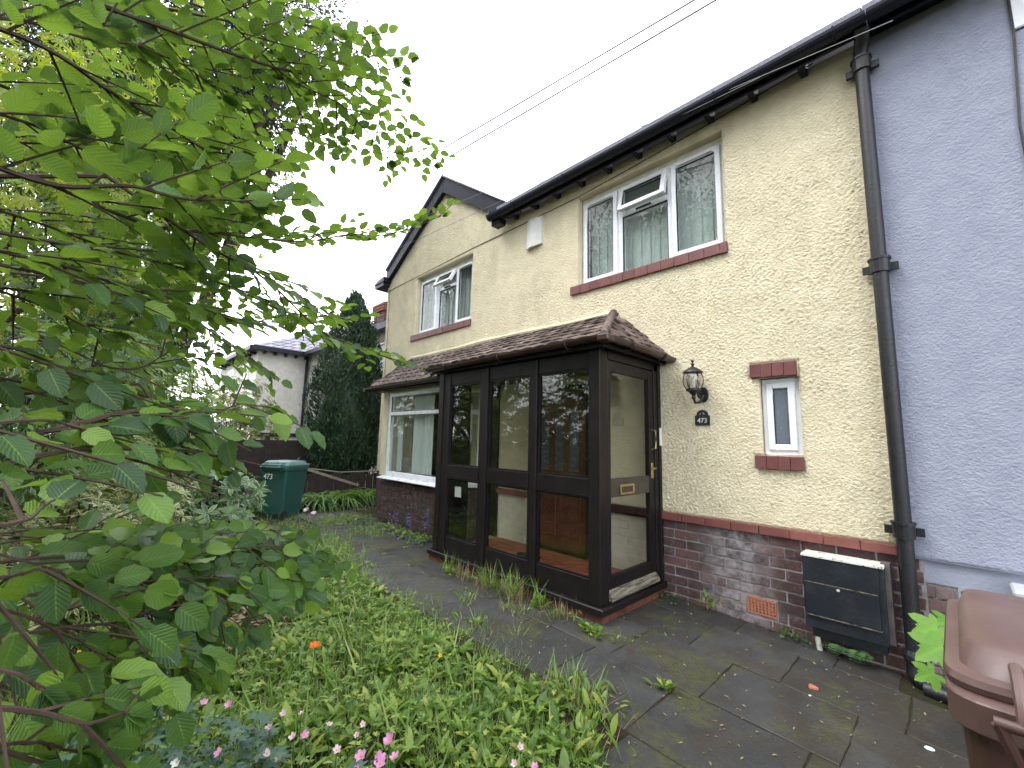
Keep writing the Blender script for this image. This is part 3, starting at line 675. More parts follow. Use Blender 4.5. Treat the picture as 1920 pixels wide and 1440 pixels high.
# side door in the porch
door = put('door', None, porch, Matrix.Translation((XR, -.5, .13))); door['label'] = 'glazed porch door with brass letter plate and peeling weather bar'
dy0, dy1 = YP+.135, -.135
mb = MB(); xa, xb = XR-.055, XR-.010
def dbox(m_, y0, y1, z0, z1, x0=xa, x1=xb): return m_.box(x0, x1, y0, y1, z0, z1)
mb = MB(); dbox(mb, dy0, dy0+.045, .17, 2.20); dbox(mb, dy1-.10, dy1, .17, 2.20); dbox(mb, dy0+.045, dy1-.10, .17, .335); dbox(mb, dy0+.045, dy1-.10, 2.10, 2.20)
mb.build('door_frame', 'brown_paint', door, .004)
dbox(MB(), dy0+.046, dy1-.101, .985, 1.145, xa+.002, xb-.002).build('lock_rail', 'brown_rail', door, .003)
for z0, z1 in ((.337, .983), (1.147, 2.098)): dbox(MB(), dy0+.046, dy1-.101, z0, z1, XR-.035, XR-.030).build('pane', 'porch_glass', door)
MB().extrude([(XR-.01, dy0-.01, .150), (XR+.035, dy0-.01, .150), (XR+.035, dy0-.01, .175), (XR-.01, dy0-.01, .235)], (0, dy1-dy0+.0, 0)).build('weather_bar', 'peeling', door, .004)
lp = frame_mb(MB(), 0, 1, 0, 1, 0, 1, .1); lp = MB()
ly, lz = -.66, 1.045
for a in ((ly-.12, ly+.12, lz-.045, lz-.027), (ly-.12, ly+.12, lz+.027, lz+.045), (ly-.12, ly-.098, lz-.027, lz+.027), (ly+.098, ly+.12, lz-.027, lz+.027)): dbox(lp, a[0], a[1], a[2], a[3], xb-.002, xb+.012)
lp.build('letter_plate', 'brass', door, .003); dbox(MB(), ly-.097, ly+.097, lz-.026, lz+.026, xb-.001, xb+.006).build('letter_flap', 'brown_rail', door)
hy = dy1-.05
MB().tube([(xb, hy, 1.60), (xb+.045, hy, 1.585), (xb+.05, hy+.004, 1.50), (xb+.045, hy, 1.415), (xb, hy, 1.40)], .010, 8).build('pull_handle', 'brass', door, 0, True)
MB().box(xb, xb+.008, hy-.02, hy+.02, 1.12, 1.27).build('lock_plate', 'brass', door, .002)
MB().tube([(xb, hy, 1.22), (xb+.045, hy, 1.22), (xb+.05, hy-.03, 1.218), (xb+.047, hy-.10, 1.215)], .008, 8).build('lever_handle', 'brass', door, 0, True)
for a, b in ((YP+.122, dy0-.003), (dy1+.003, -.06)): MB().box(XR-.08, XR, a, b, .128, 2.27).build('post', 'brown_paint', porch, .004)
MB().box(XR-.09, XR+.012, -.058, -.012, .128, 2.27).build('post', 'brown_paint', porch, .004)
MB().box(XR-.08, XR, YP+.122, -.06, 2.205, 2.271).build('top_rail', 'brown_paint', porch)
MB().box(XR-.012, XR+.022, -.056, -.02, 1.44, 1.62).build('bell_box', 'white_plastic', porch, .003)
for k, (cx_, cy_, rx_, ry_) in enumerate(((-3.55, -.42, .17, .11), (-3.22, -.60, .15, .09), (-3.70, -.72, .13, .08))):
    mb = MB(); a = np.linspace(0, 2*np.pi, 20, endpoint=False)
    mb.extrude([(cx_+rx_*math.cos(t), cy_+ry_*math.sin(t), .1265) for t in a], (0, 0, .008))
    tag(mb.build('door_mat', 'mat_black', None), ('large oval black mat in front of the red-brown door', 'small oval black mat nearest the porch corner post', 'small oval black mat behind the middle porch post')[k], 'mat')
# lean-to roof over bay and porch: single tiles
RZ, EVZ = 2.93, 2.345
roof = put('lean_to_roof', None, porch, Matrix.Translation((-4.5, -.5, RZ)))
def eave_y(x): return float(np.interp(x, [-7.3, -5.15, -4.62, -1.9], [-.70, -.70, -1.20, -1.20]))
def tile_mesh(k):
    rr = random.Random(k); mb = MB(); n = 4; V = []
    for j, (yy_, dz) in enumerate(((0, 0), (-.5, .004), (-1, .0))):
        for i in range(n+1):
            u = i/n-.5; V.append((u*.97, yy_+(rr.uniform(-.05, .03) if j == 2 else 0), dz-.010*(2*u)**2+.016*(j == 2)*0+rr.uniform(-.001, .001)))
    T = [(x_, y_, z_+.014) for x_, y_, z_ in V]; b = len(V); k2 = n+1
    F = [(j*k2+i+b, (j+1)*k2+i+b, (j+1)*k2+i+1+b, j*k2+i+1+b) for j in range(2) for i in range(n)]
    F += [(2*k2+i+b, 2*k2+i, 2*k2+i+1, 2*k2+i+1+b) for i in range(n)]
    F += [(j*k2, (j+1)*k2, (j+1)*k2+b, j*k2+b) for j in range(2)]+[((j+1)*k2+n, j*k2+n, j*k2+n+b, (j+1)*k2+n+b) for j in range(2)]
    me = bpy.data.meshes.new('tile'); me.from_pydata(V+T, [], F); me.materials.append(M['roof_tile']); return me
TILES = [tile_mesh(k) for k in range(5)]
HIPX = -2.62
def tile_on(p_top, ex, down, w, L, lift, parent=None):
    ex = ex/np.linalg.norm(ex); dn = down/np.linalg.norm(down); ez = np.cross(ex, -dn); ez /= np.linalg.norm(ez)
    p = p_top+ez*lift*.0+ez*.012; tl = .30+random.uniform(-.07, .07)  # each course rides on the one below
    dn2 = dn*math.cos(tl)+ez*math.sin(tl)*.55
    m = Matrix(((ex[0]*w, -dn2[0]*L, ez[0], p[0]), (ex[1]*w, -dn2[1]*L, ez[1], p[1]), (ex[2]*w, -dn2[2]*L, ez[2], p[2]), (0, 0, 0, 1)))
    put('tile', random.choice(TILES), roof, m @ Matrix.Rotation(random.uniform(-.015, .015), 4, 'Z'))
NR = 7
for r_ in range(NR):
    v0, v1 = r_/NR, (r_+1)/NR
    x = -7.22+(.083 if r_ % 2 else 0)
    while x < -1.95:
        vm = (v0+v1)/2; lx = -6.98-.30*vm; rx = HIPX+.62*vm
        if lx+.06 < x+.083 < rx-.03:
            xm = x+.083; ey = eave_y(xm); top = np.array([xm, ey*v0, RZ+(EVZ-RZ)*v0]); dn = np.array([0, ey, EVZ-RZ])
            sl = (eave_y(xm+.08)-eave_y(xm-.08))/.16*vm; ex = np.array([1, sl, 0.])
            tile_on(top, ex, dn, .166, np.linalg.norm(dn)/NR*1.35, 0)
        x += .166
    # right hip
    y = -1.16+(.083 if r_ % 2 else 0); lo = -1.20*vm
    while y < -.05:
        ym = y+.083
        if ym > -1.20*vm+.05:
            top = np.array([HIPX+.62*v0, ym, RZ+(EVZ-RZ)*v0]); tile_on(top, np.array([0, 1., 0]), np.array([.62, 0, EVZ-RZ]), .166, .86/NR*1.35, 0)
        y += .166
# deck under the tiles
mb = MB(); dz = -.012
xs = [-6.98, -5.15, -4.62, HIPX]; ex_ = [-7.28, -5.15, -4.62, HIPX+.62]
for a in range(3):
    mb.add([(xs[a], -.005, RZ+dz), (xs[a+1], -.005, RZ+dz), (ex_[a+1], eave_y(ex_[a+1])+.03, EVZ+dz), (ex_[a], eave_y(ex_[a])+.03, EVZ+dz)], [(3, 2, 1, 0)])
mb.add([(HIPX, -.005, RZ+dz), (HIPX+.62, -1.17, EVZ+dz), (HIPX+.62, -.005, EVZ+dz)], [(0, 1, 2)]); mb.add([(-6.98, -.005, RZ+dz), (-7.28, -.67, EVZ+dz), (-7.28, -.005, EVZ+dz)], [(2, 1, 0)])
mb.build('roof_deck', 'ceiling_wood', roof)
def noisy_ridge(p, q, r, k, name, mat):
    p, q = np.array(p), np.array(q); P = [p+(q-p)*t+np.array([0, 0, .012*math.sin(t*9+k)]) for t in np.linspace(0, 1, 14)]
    rr = [r*(1+.18*math.sin(i*1.9+k)) for i in range(14)]; MB().tube(P, rr, 8).build(name, mat, roof, 0, True)
for k in range(5):
    t0, t1 = k/5, (k+.98)/5; p, q = np.array([HIPX-.02, -.02, RZ+.02]), np.array([HIPX+.60, -1.16, EVZ+.04])
    noisy_ridge(p+(q-p)*t0, p+(q-p)*t1, .040-.002*k, k, 'hip_tile', 'roof_tile')
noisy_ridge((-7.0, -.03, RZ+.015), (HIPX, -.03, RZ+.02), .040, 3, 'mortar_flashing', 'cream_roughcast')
noisy_ridge((-6.98, -.02, RZ), (-7.27, -.68, EVZ+.02), .035, 5, 'hip_tile', 'roof_tile')
def half_gutter(mb, p, q, r=.048):
    p, q = np.array(p), np.array(q); t = (q-p)/np.linalg.norm(q-p); s_ = np.cross(t, [0, 0, 1.]); V = []
    A = np.linspace(math.pi, 2*math.pi, 9); ring = [(r*math.cos(a), r*math.sin(a)) for a in A]+[((r-.006)*math.cos(a), (r-.006)*math.sin(a)) for a in A[::-1]]
    return mb.extrude([p+s_*u+np.array([0, 0, w]) for u, w in ring], q-p)
half_gutter(MB(), (-4.66, -1.225, EVZ-.012), (-2.010, -1.225, EVZ+.012)).build('gutter', 'gutter_brown', roof)
half_gutter(MB(), (-1.955, -1.17, EVZ+.012), (-1.955, .0, EVZ-.012)).build('gutter', 'gutter_brown', roof)
MB().box(-2.012, -1.898, -1.284, -1.168, EVZ-.050, EVZ+.012).build('gutter_corner', 'gutter_brown', roof, .012)
half_gutter(MB(), (-7.36, -.745, EVZ-.03), (-4.62, -.745, EVZ-.02), .05).build('gutter', 'gutter_brown', roof)
half_gutter(MB(), (-7.33, -.005, EVZ-.03), (-7.33, -.79, EVZ-.03), .05).build('gutter', 'gutter_brown', roof)
for x in (-4.2, -3.25, -2.35): MB().tube([(x, -1.225+.060*math.cos(a), EVZ+.0+.062*math.sin(a)) for a in np.linspace(math.pi, 2*math.pi, 8)], .008, 5).build('gutter_bracket', 'gutter_brown', roof)
for y in (-.85, -.25): MB().tube([(-1.955+.060*math.cos(a), y, EVZ+.062*math.sin(a)) for a in np.linspace(math.pi, 2*math.pi, 8)], .008, 5).build('gutter_bracket', 'gutter_brown', roof)
MB().box(-4.62, -2.02, -1.165, -1.14, EVZ-.07, EVZ+.03).build('fascia', 'brown_paint', roof); MB().box(-2.045, -2.02, -1.139, -.01, EVZ-.07, EVZ+.03).build('fascia', 'brown_paint', roof)
MB().box(-7.27, -4.63, -.685, -.66, EVZ-.09, EVZ-.01).build('fascia', 'brown_paint', roof)
MB().box(-7.26, -4.63, -.659, -.01, EVZ-.075, EVZ-.055).build('soffit', 'brown_paint', roof)

# ------------------------------------------------------------------ lilac house next door
nb = thing('terraced_house', 'lilac roughcast house joined to the right of the cream one', 'house', (1.5, .1, 0))
NW = (.56, 1.9, 4.30, 4.78)
wall_mb(MB(), -.265, 3.4, .715, 4.80, -.012, .26, [(.56, 1.9, 3.9+.42, 4.78)]).build('wall', 'lilac_roughcast', nb)
rough_sheet('render_coat', nb, 'lilac_roughcast', -.262, 1.9, .715, 4.79, -.018, .013, .0016, .036, [(.50, 1.9, 4.30, 4.79)], None, 5)
wall_mb(MB(), -.05, 3.4, -.3, .712, .022, .26, []).build('lower_wall', 'lilac_smooth', nb)
st = wall_mb(MB(), -.25, -.052, -.3, .712, .03, .26, []).build('bare_strip', 'mortar', nb)
wall_mb(MB(), -.25, -.0502, .56, .712, .0222, .0298, []).build('paint_patch', 'lilac_smooth', st)
z = .55; k = 0
while z > -.2:
    a = (-.24, -.062); 
    for p, q in (((-.245, -.06),) if k % 2 else ((-.245, -.16), (-.155, -.06))): brick(st, 'brick_pale', p+.004, q-.004, .010, .06, z-.080, z-.006)
    z -= .0865; k += 1
frame_mb(MB(), .50, 1.9, 4.30, 5.2, -.035, .07, .06).build('window_frame', 'upvc', nb, .006); bx('window_pane', 'glass', nb, .56, 1.84, .01, .016, 4.36, 4.78)
mb = MB(); mb.extrude([(-.215, p[0], p[1]+.0) for p in prof+prof2], (3.6, 0, 0)); mb.build('gutter', 'gutter_black', nb)
MB().box(-.262, 3.4, -.187, -.16, EZ-.005, EZ+.145).build('fascia', 'gutter_black', nb)
MB().extrude([(-.24, -.24, EZ+.12), (-.24, 3.7, EZ+2.95), (-.24, 3.7, EZ+3.03), (-.24, -.24, EZ+.19)], (3.6, 0, 0)).build('roof_slope', 'slate', nb)
MB().box(-.262, 3.4, -.158, -.014, EZ+.06, EZ+.08).build('soffit', 'gutter_black', nb)
tag(MB().tube([(.49, -.028, 4.79), (.50, -.03, 4.3), (.47, -.03, 3.6), (.50, -.028, 2.6)], .008, 6).build('wall_cable', 'black_iron', None), 'black cable running down the lilac wall by the window', 'cable')

# ------------------------------------------------------------------ things on the walls
dp = thing('drainpipe', 'tall black cast iron drainpipe between cream and lilac walls', 'drainpipe', (-.28, -.1, -.08))
px_ = -.283
for z0, z1, r_ in ((.92, 2.80, .047), (2.84, 4.52, .047), (-.05, .88, .047)): MB().tube([(px_, -.10, z0), (px_, -.10, z1)], r_, 14).build('pipe', 'black_iron', dp, 0, True)
for z in (.90, 2.82, 4.50):
    cb = MB(); cb.tube([(px_, -.10, z-.045), (px_, -.10, z+.05)], [.060, .064], 14); cb.tube([(px_, -.10, z+.05), (px_, -.10, z+.066)], .070, 14); cb.box(px_-.105, px_+.105, -.075, -.045, z-.028, z+.028)
    cb.build('collar', 'black_iron', dp)
MB().tube([(px_, -.10, 4.52), (px_, -.105, 4.60), (px_+.02, -.16, 4.67), (px_+.03, -.24, 4.73)], .050, 12).build('swan_neck', 'black_iron', dp, 0, True)
MB().tube([(px_, -.10, 0.05), (px_, -.105, -.02), (px_+.03, -.13, -.055), (px_+.10, -.17, -.065)], [.052, .055, .055, .05], 12).build('shoe', 'black_iron', dp, 0, True)
MB().lathe([(.058, 0), (.064, .02), (.064, .05), (.050, .08)], (px_, -.10, .05), 14).build('collar', 'black_iron', dp)
tag(MB().tube([(-.24, -.20, -.055), (-.1, -.235, -.055), (.12, -.29, -.07), (.5, -.40, -.08)], .048, 12).build('waste_pipe', 'black_iron', None, 0, True), 'black pipe lying along the ground behind the brown bin', 'pipe')

mbx = thing('meter_box', 'black wooden meter box with peeling white top on the brick plinth', 'meter box', (-.65, -.09, .1))
X0, X1 = -.885, -.405
MB().box(X0, X1, -.165, -.004, .12, .632).build('carcass', 'meter_black', mbx, .004)
MB().box(X0-.004, X1+.004, -.19, -.005, .634, .652).build('top', 'peeling_white', mbx, .003)
MB().box(X0+.004, X1-.03, -.183, -.167, .455, .63).build('upper_door', 'meter_black', mbx, .004)
MB().box(X0+.012, X1-.035, -.187, -.167, .222, .449).build('lower_door', 'meter_black', mbx, .004)
MB().box(X0+.012, X1-.04, -.189, -.175, .4495, .4545).build('door_edge', 'peeling', mbx); MB().box(X0+.015, X1-.03, -.186, -.17, .213, .2205).build('door_edge', 'peeling', mbx)
MB().tube([(X0+.22, -.188, .432), (X0+.22, -.194, .432)], .010, 10).build('lock', 'plastic_pipe', mbx)
MB().box(X1-.02, X1+.03, -.10, -.002, .12, .66).build('side_batten', 'mortar_dark', mbx)
bx('meter_back', 'meter_black', mbx, X0+.03, X1-.02, -.10, -.006, .04, .119)
tag(MB().tube([(-.835, -.075, .13), (-.832, -.08, .02), (-.822, -.085, -.06)], .019, 10).build('plastic_pipe', 'plastic_pipe', None, 0, True), 'short pale plastic pipe under the black meter box', 'pipe')

lan = thing('wall_lantern', 'black wall lantern with ribbed glass globe beside the porch', 'lantern', (-1.66, -.05, 1.85))
lc = np.array([-1.68, -.17, 0])
MB().lathe([(.01, 2.265), (.014, 2.25), (.006, 2.235), (.017, 2.22), (.008, 2.205), (.02, 2.195), (.055, 2.175), (.088, 2.150), (.092, 2.140), (.075, 2.136)][::-1], lc, 20).build('cap', 'black_iron', lan, 0, True)
gp = [(.058, 1.985), (.080, 2.02), (.088, 2.06), (.085, 2.10), (.070, 2.134)]
MB().lathe(gp, lc, 20).build('globe', 'lamp_glass', lan, 0, True)
MB().lathe([(.012, 1.99), (.018, 2.02), (.022, 2.06), (.012, 2.09), (.003, 2.10)], lc, 10).build('bulb', 'ivory', lan, 0, True)
for k in range(6):
    a = k*math.pi/3+.3; MB().tube([lc+np.array([(r_+.003)*math.cos(a), (r_+.003)*math.sin(a), z_]) for r_, z_ in gp], .0045, 5).build('rib', 'black_iron', lan)
MB().lathe([(.010, 1.885), (.022, 1.90), (.014, 1.92), (.035, 1.945), (.05, 1.96), (.066, 1.968), (.066, 1.985), (.045, 1.99)], lc, 16).build('base', 'black_iron', lan, 0, True)
MB().tube([lc+np.array([0, 0, 1.90]), lc+np.array([.005, .02, 1.855]), lc+np.array([.02, .08, 1.86]), lc+np.array([.03, .13, 1.90]), lc+np.array([.035, .16, 1.95])], .012, 8).build('arm', 'black_iron', lan, 0, True)
MB().tube([lc+np.array([.03, .06+.05*math.cos(t)*(1-t/9), 1.93+.05*math.sin(t)*(1-t/9)]) for t in np.linspace(0, 6.5, 16)], .008, 6).build('scroll', 'black_iron', lan, 0, True)
MB().lathe([(.05, 0), (.055, .004), (.03, .02), (.012, .022)], (0, 0, 0), 16)
bp = MB(); a = np.linspace(0, 2*np.pi, 18, endpoint=False); bp.extrude([(-1.645+.045*math.cos(t), -.028, 1.94+.075*math.sin(t)) for t in a], (0, .028, 0)); bp.build('back_plate', 'black_iron', lan, .004)

def lettering(txt, size, M4, mat, parent, name='lettering', depth=.0015):
    cu = bpy.data.curves.new('txt', 'FONT'); cu.body = txt; cu.size = size; cu.align_x = 'CENTER'; cu.align_y = 'CENTER'; cu.extrude = depth
    t_ = bpy.data.objects.new('txt', cu); me = bpy.data.meshes.new_from_object(t_); bpy.data.objects.remove(t_); me.materials.clear(); me.materials.append(M[mat])
    return put(name, me, parent, M4)
pl = thing('number_plaque', 'black arched house number plaque reading 473 under the lantern', 'plaque', (-1.66, -.01, 1.71))
PX, PZ0 = -1.665, 1.645
pts = [(PX-.07, PZ0), (PX+.07, PZ0), (PX+.07, PZ0+.095), (PX+.055, PZ0+.098)]+[(PX+.055*math.cos(t), PZ0+.10+.05*math.sin(t)) for t in np.linspace(.15, math.pi-.15, 9)]+[(PX-.055, PZ0+.098), (PX-.07, PZ0+.095)]
MB().extrude([(p[0], -.024, p[1]) for p in pts], (0, .018, 0)).build('plate', 'meter_black', pl, .002)
RXF = Matrix.Rotation(R(90), 4, 'X')
lettering('473', .062, Matrix.Translation((PX, -.026, PZ0+.045)) @ RXF, 'ivory', pl)
MB().tube([(PX-.012, -.026, PZ0+.118), (PX-.022, -.026, PZ0+.102)], .002, 4).build('emblem', 'ivory', pl); MB().tube([(PX+.008, -.026, PZ0+.122), (PX+.022, -.026, PZ0+.105)], .002, 4).build('emblem', 'ivory', pl)

al = thing('alarm_box', 'white wedge-shaped alarm box high on the cream wall', 'alarm box', (-3.9, -.04, 4.15))
ax0, ax1, az0, az1 = -4.06, -3.76, 4.17, 4.58
def hexwall(z0, z1, y, x0, x1, xm): pass
am = MB(); b4 = [(ax0, -.002), (ax0+.02, -.055), (ax0+.115, -.085), (ax1-.01, -.045), (ax1, -.002)]; t4 = b4
n5 = 5; am.add([(p[0], p[1], az0+.05*(0 if p[1] > -.05 else -.35)) for p in b4]+[(p[0], p[1]*.92, az1) for p in t4], [tuple(range(n5-1, -1, -1)), tuple(range(n5, 2*n5))]+[(i, (i+1) % n5, n5+(i+1) % n5, n5+i) for i in range(n5)])
am.build('case', 'alarm_face', al, .004)
MB().tube([(ax0+.10, -.06, az0-.02), (ax0+.10, -.062, az0-.012)], .006, 8).build('screw', 'gasket', al)
tag(MB().tube([(-8.15, -.02, 4.53), (-7.05, -.012, 4.56), (-5.3, -.015, 4.60), (-4.2, -.02, 4.60), (-3.2, -.012, 4.61), (-2.4, -.015, 4.66), (-1.62, -.012, 4.72), (-1.1, -.02, 4.76), (-.6, -.03, 4.80)], .006, 5).build('facade_cable', 'black_iron', None), 'thin black cable clipped along the top of the cream wall', 'cable')
tag(MB().tube([(-8.10, -.012, 4.55), (-8.08, -.012, 3.9), (-8.10, -.012, 2.4)], .006, 5).build('corner_cable', 'black_iron', None), 'thin black cable down the left corner of the cream house', 'cable')
tag(MB().box(.18, .5, -.26, .0, .42, .66).build('junction_box', 'grey_box', None, .01), 'pale grey box on the lilac wall behind the brown bin', 'box')
tag(MB().box(-.03, .17, -.05, .016, -.10, .30).build('board_offcut', 'grey_box', None, .004), 'grey-blue board propped behind the maple seedling', 'board')

# ------------------------------------------------------------------ wheelie bins (hinge side faces -y)
def rrect(x0, x1, y0, y1, z, r, n=5):
    P = []
    for cx_, cy_, a0 in ((x1-r, y1-r, 0), (x0+r, y1-r, 90), (x0+r, y0+r, 180), (x1-r, y0+r, 270)):
        P += [(cx_+r*math.cos(R(a0+90*i/n)), cy_+r*math.sin(R(a0+90*i/n)), z) for i in range(n+1)]
    return P
def loft(mb, rings, cap0=True, cap1=True):
    n = len(rings[0]); V = [p for r_ in rings for p in r_]
    F = [(i*n+j, i*n+(j+1) % n, (i+1)*n+(j+1) % n, (i+1)*n+j) for i in range(len(rings)-1) for j in range(n)]
    if cap0: F.append(tuple(range(n-1, -1, -1)))
    if cap1: F.append(tuple((len(rings)-1)*n+j for j in range(n)))
    return mb.add(V, F)
def wheelie_bin(name, label, x0, x1, y0, y1, zg, H, body, lid, open_=0):
    t = thing(name, label, 'wheelie bin', ((x0+x1)/2, (y0+y1)/2, zg)); cx_, cy_ = (x0+x1)/2, (y0+y1)/2
    def ring(z, s, r, oy=0): 
        return rrect(cx_+(x0-cx_)*s, cx_+(x1-cx_)*s, cy_+(y0-cy_)*s+oy, cy_+(y1-cy_)*s+oy, zg+z, r)
    def rg(z, sx, f, b, r): return rrect(cx_+(x0-cx_)*sx, cx_+(x1-cx_)*sx, y0+b, y1-f, zg+z, r)
    loft(MB(), [rg(.06, .74, .09, .09, .04), rg(.12, .76, .085, .06, .04), rg(H*.5, .84, .05, .045, .05), rg(H-.16, .915, .025, .03, .055), rg(H-.12, .92, .02, .03, .055)]).build('body', body, t, 0, False)
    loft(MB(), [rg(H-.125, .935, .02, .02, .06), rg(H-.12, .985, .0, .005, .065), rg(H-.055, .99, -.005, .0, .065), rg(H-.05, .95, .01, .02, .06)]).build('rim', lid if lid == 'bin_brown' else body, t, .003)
    l0 = [rg(H-.048, .99, -.012, .03, .065), rg(H-.035, 1.0, -.018, .025, .066), rg(H-.022, .985, -.008, .03, .066), rg(H-.016, .90, .03, .05, .07), rg(H+.022, .86, .05, .075, .075), rg(H+.035, .80, .075, .10, .07), rg(H+.038, .60, .15, .18, .06)]
    loft(MB(), l0).build('lid', lid, t, 0, True)
    for sx in (-1, 1):
        hx = cx_+sx*(x1-x0)*.30
        MB().tube([(hx, y0+.07, zg+H+.012), (hx, y0+.02, zg+H+.0), (hx, y0-.02, zg+H-.03), (hx, y0-.03, zg+H-.065)], .011, 8).build('hinge', lid, t, 0, True)
        MB().tube([(hx+.035*sx, y0-.032, zg+H-.07), (hx+.01*sx, y0-.02, zg+H-.15), (hx, y0+.03, zg+H-.26)], [.011, .010, .007], 8).build('handle_bracket', body, t, 0, True)
    MB().tube([(x0+.07, y0-.032, zg+H-.068), (x1-.07, y0-.032, zg+H-.068)], .011, 10).build('handle', body, t, 0, True)
    for sx in (-1, 1):
        wx = cx_+sx*(x1-x0)*.36
        w_ = MB().tube([(wx, y0+.07, zg+.095), (wx+sx*.045, y0+.07, zg+.095)], .095, 20).build('wheel', 'rubber', t, .006)
        MB().tube([(wx+sx*.047, y0+.07, zg+.095), (wx+sx*.052, y0+.07, zg+.095)], .045, 14).build('hub', 'gasket', w_)
    MB().box(cx_-.06, cx_+.06, y1-.01, y1+.03, zg+H-.05, zg+H-.03).build('lid_grip', lid, t, .006)
    if name == 'wheelie_bin' and lid == 'bin_brown':
        for sx in (-1, 1): MB().lathe([(.045, 0), (.05, .006), (.05, .018), (.04, .024)], (cx_+sx*.19, y1-.09, zg+H+.005), 14).build('lid_lug', lid, t)
    return t
wheelie_bin('wheelie_bin', 'brown wheelie bin in front of the lilac wall', -.055, .50, -2.84, -2.12, -.09, 1.10, 'bin_brown_shaded', 'bin_brown')
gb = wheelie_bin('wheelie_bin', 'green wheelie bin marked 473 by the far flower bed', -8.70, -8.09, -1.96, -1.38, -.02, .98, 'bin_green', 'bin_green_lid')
lettering('473', .13, Matrix.Translation((-8.47, -1.952, .73)) @ RXF, 'white_plastic', gb)
MB().tube([(-8.24, -1.62, .97), (-8.20, -1.56, 1.05)], .006, 5).build('lid_stick', 'old_timber', gb)

gb.matrix_basis = gb.matrix_basis @ Matrix.Rotation(R(30), 4, 'Z')
# ------------------------------------------------------------------ far neighbour, fence
fh = thing('neighbour_house', 'pale rendered neighbouring house with grey slate hipped roof behind the cypress', 'house', (-17, 3, 0))
FY, WX, WY = 1.62, -17.55, -.17; FE = 4.62
NWU = (-12.35, -11.35, 3.35, 4.25); NWD = (-12.6, -10.9, .95, 2.0)
wall_mb(MB(), WX, -9.9, -.2, FE, FY, FY+.25, [NWU, NWD]).build('front_wall', 'white_roughcast', fh)
mb = MB(); mb.box(-24, WX, WY, 8, -.2, FE); mb.build('wing_wall', 'white_roughcast', fh)
bx('end_wall', 'white_roughcast', fh, -10.15, -9.9, FY+.26, 8, -.2, FE); bx('room_back', 'interior', fh, WX+.02, -10.2, FY+1.0, FY+1.1, -.2, FE)
for W in (NWU, NWD):
    w = put('window', None, fh, Matrix.Translation((W[0], FY, W[2]))); f = frame_mb(MB(), W[0], W[1], W[2], W[3], FY+.05, FY+.12, .06)
    f.box((W[0]+W[1])/2-.03, (W[0]+W[1])/2+.03, FY+.052, FY+.118, W[2]+.06, W[3]-.06); f.box(W[0]+.06, (W[0]+W[1])/2-.03, FY+.052, FY+.118, W[3]-.34, W[3]-.28); f.box((W[0]+W[1])/2+.03, W[1]-.06, FY+.052, FY+.118, W[3]-.34, W[3]-.28)
    f.build('frame', 'upvc', w); bx('pane', 'glass', w, W[0]+.06, W[1]-.06, FY+.09, FY+.096, W[2]+.06, W[3]-.06); bx('blind', 'blind' if W is NWU else 'grey_panel', w, W[0]+.05, W[1]-.05, FY+.16, FY+.165, W[2]+.06, W[3]-.06)
    bx('sill', 'upvc', w, W[0]-.05, W[1]+.05, FY-.05, FY+.05, W[2]-.06, W[2])
for x0 in (-19.7, -22.2):
    w = put('window', None, fh, Matrix.Translation((x0, WY, 3.2))); frame_mb(MB(), x0, x0+1.0, 3.25, 4.15, WY-.02, WY+.03, .07).box(x0+.47, x0+.53, WY-.019, WY+.029, 3.32, 4.08).build('frame', 'upvc', w); bx('pane', 'frosted', w, x0+.07, x0+.93, WY-.006, WY-.002, 3.32, 4.08)
def slate_roof(parent, corners, n_r, w=.30):
    """corners: ridge a, ridge b, eave b, eave a; every slate is a piece"""
    a, b, c, d = [np.array(p, float) for p in corners]
    for r_ in range(n_r):
        t0, t1 = r_/n_r, min(1, (r_+1.15)/n_r); l0, r0 = a+(d-a)*t0, b+(c-b)*t0; l1, r1 = a+(d-a)*t1, b+(c-b)*t1
        n = max(1, int(np.linalg.norm((r0+r1-l0-l1)/2)/w)); nn = np.cross(c-d, a-d); nn /= np.linalg.norm(nn)
        for i in range(n):
            u0, u1 = i/n+.004, (i+1)/n-.004; up = nn*.03; low = nn*.012
            q = [l0+(r0-l0)*u0+low, l0+(r0-l0)*u1+low, l1+(r1-l1)*u1+up, l1+(r1-l1)*u0+up]
            MB().add(q+[p-nn*.02 for p in q], [(3, 2, 1, 0), (7, 3, 0, 4), (4, 0, 1, 5), (6, 2, 3, 7), (5, 1, 2, 6)]).build('slate', 'slate', parent)
o = .28; AP = (-20.6, 3.2, FE+1.75)
rf = put('wing_roof', None, fh, Matrix.Translation(AP))
slate_roof(rf, [AP, (-20.6, 5.5, FE+1.75), (WX+o, 8, FE), (WX+o, WY-o, FE)][::1], 9)
MB().add([AP, (-24-o, WY-o, FE), (WX+o, WY-o, FE), (-20.6, 5.5, FE+1.75), (WX+o, 8, FE), (-24, 8, FE)], [(0, 1, 2), (0, 2, 4, 3), (0, 3, 5, 1)]).build('roof_deck', 'slate', rf)
mr = put('main_roof', None, fh, Matrix.Translation((-13, 4, FE)))
MB().add([(WX, FY-o, FE), (-9.7, FY-o, FE), (-9.7, 5, FE+2.3), (WX-1, 5, FE+2.3), (-9.7, 8.4, FE), (WX-1, 8.4, FE)], [(0, 1, 2, 3), (3, 2, 4, 5)]).build('roof_deck', 'slate', mr)
slate_roof(mr, [(-13.2, 3.6, FE+1.35), (-9.7, 3.6, FE+1.35), (-9.7, FY-o, FE+.01), (-13.2, FY-o, FE+.01)], 7)
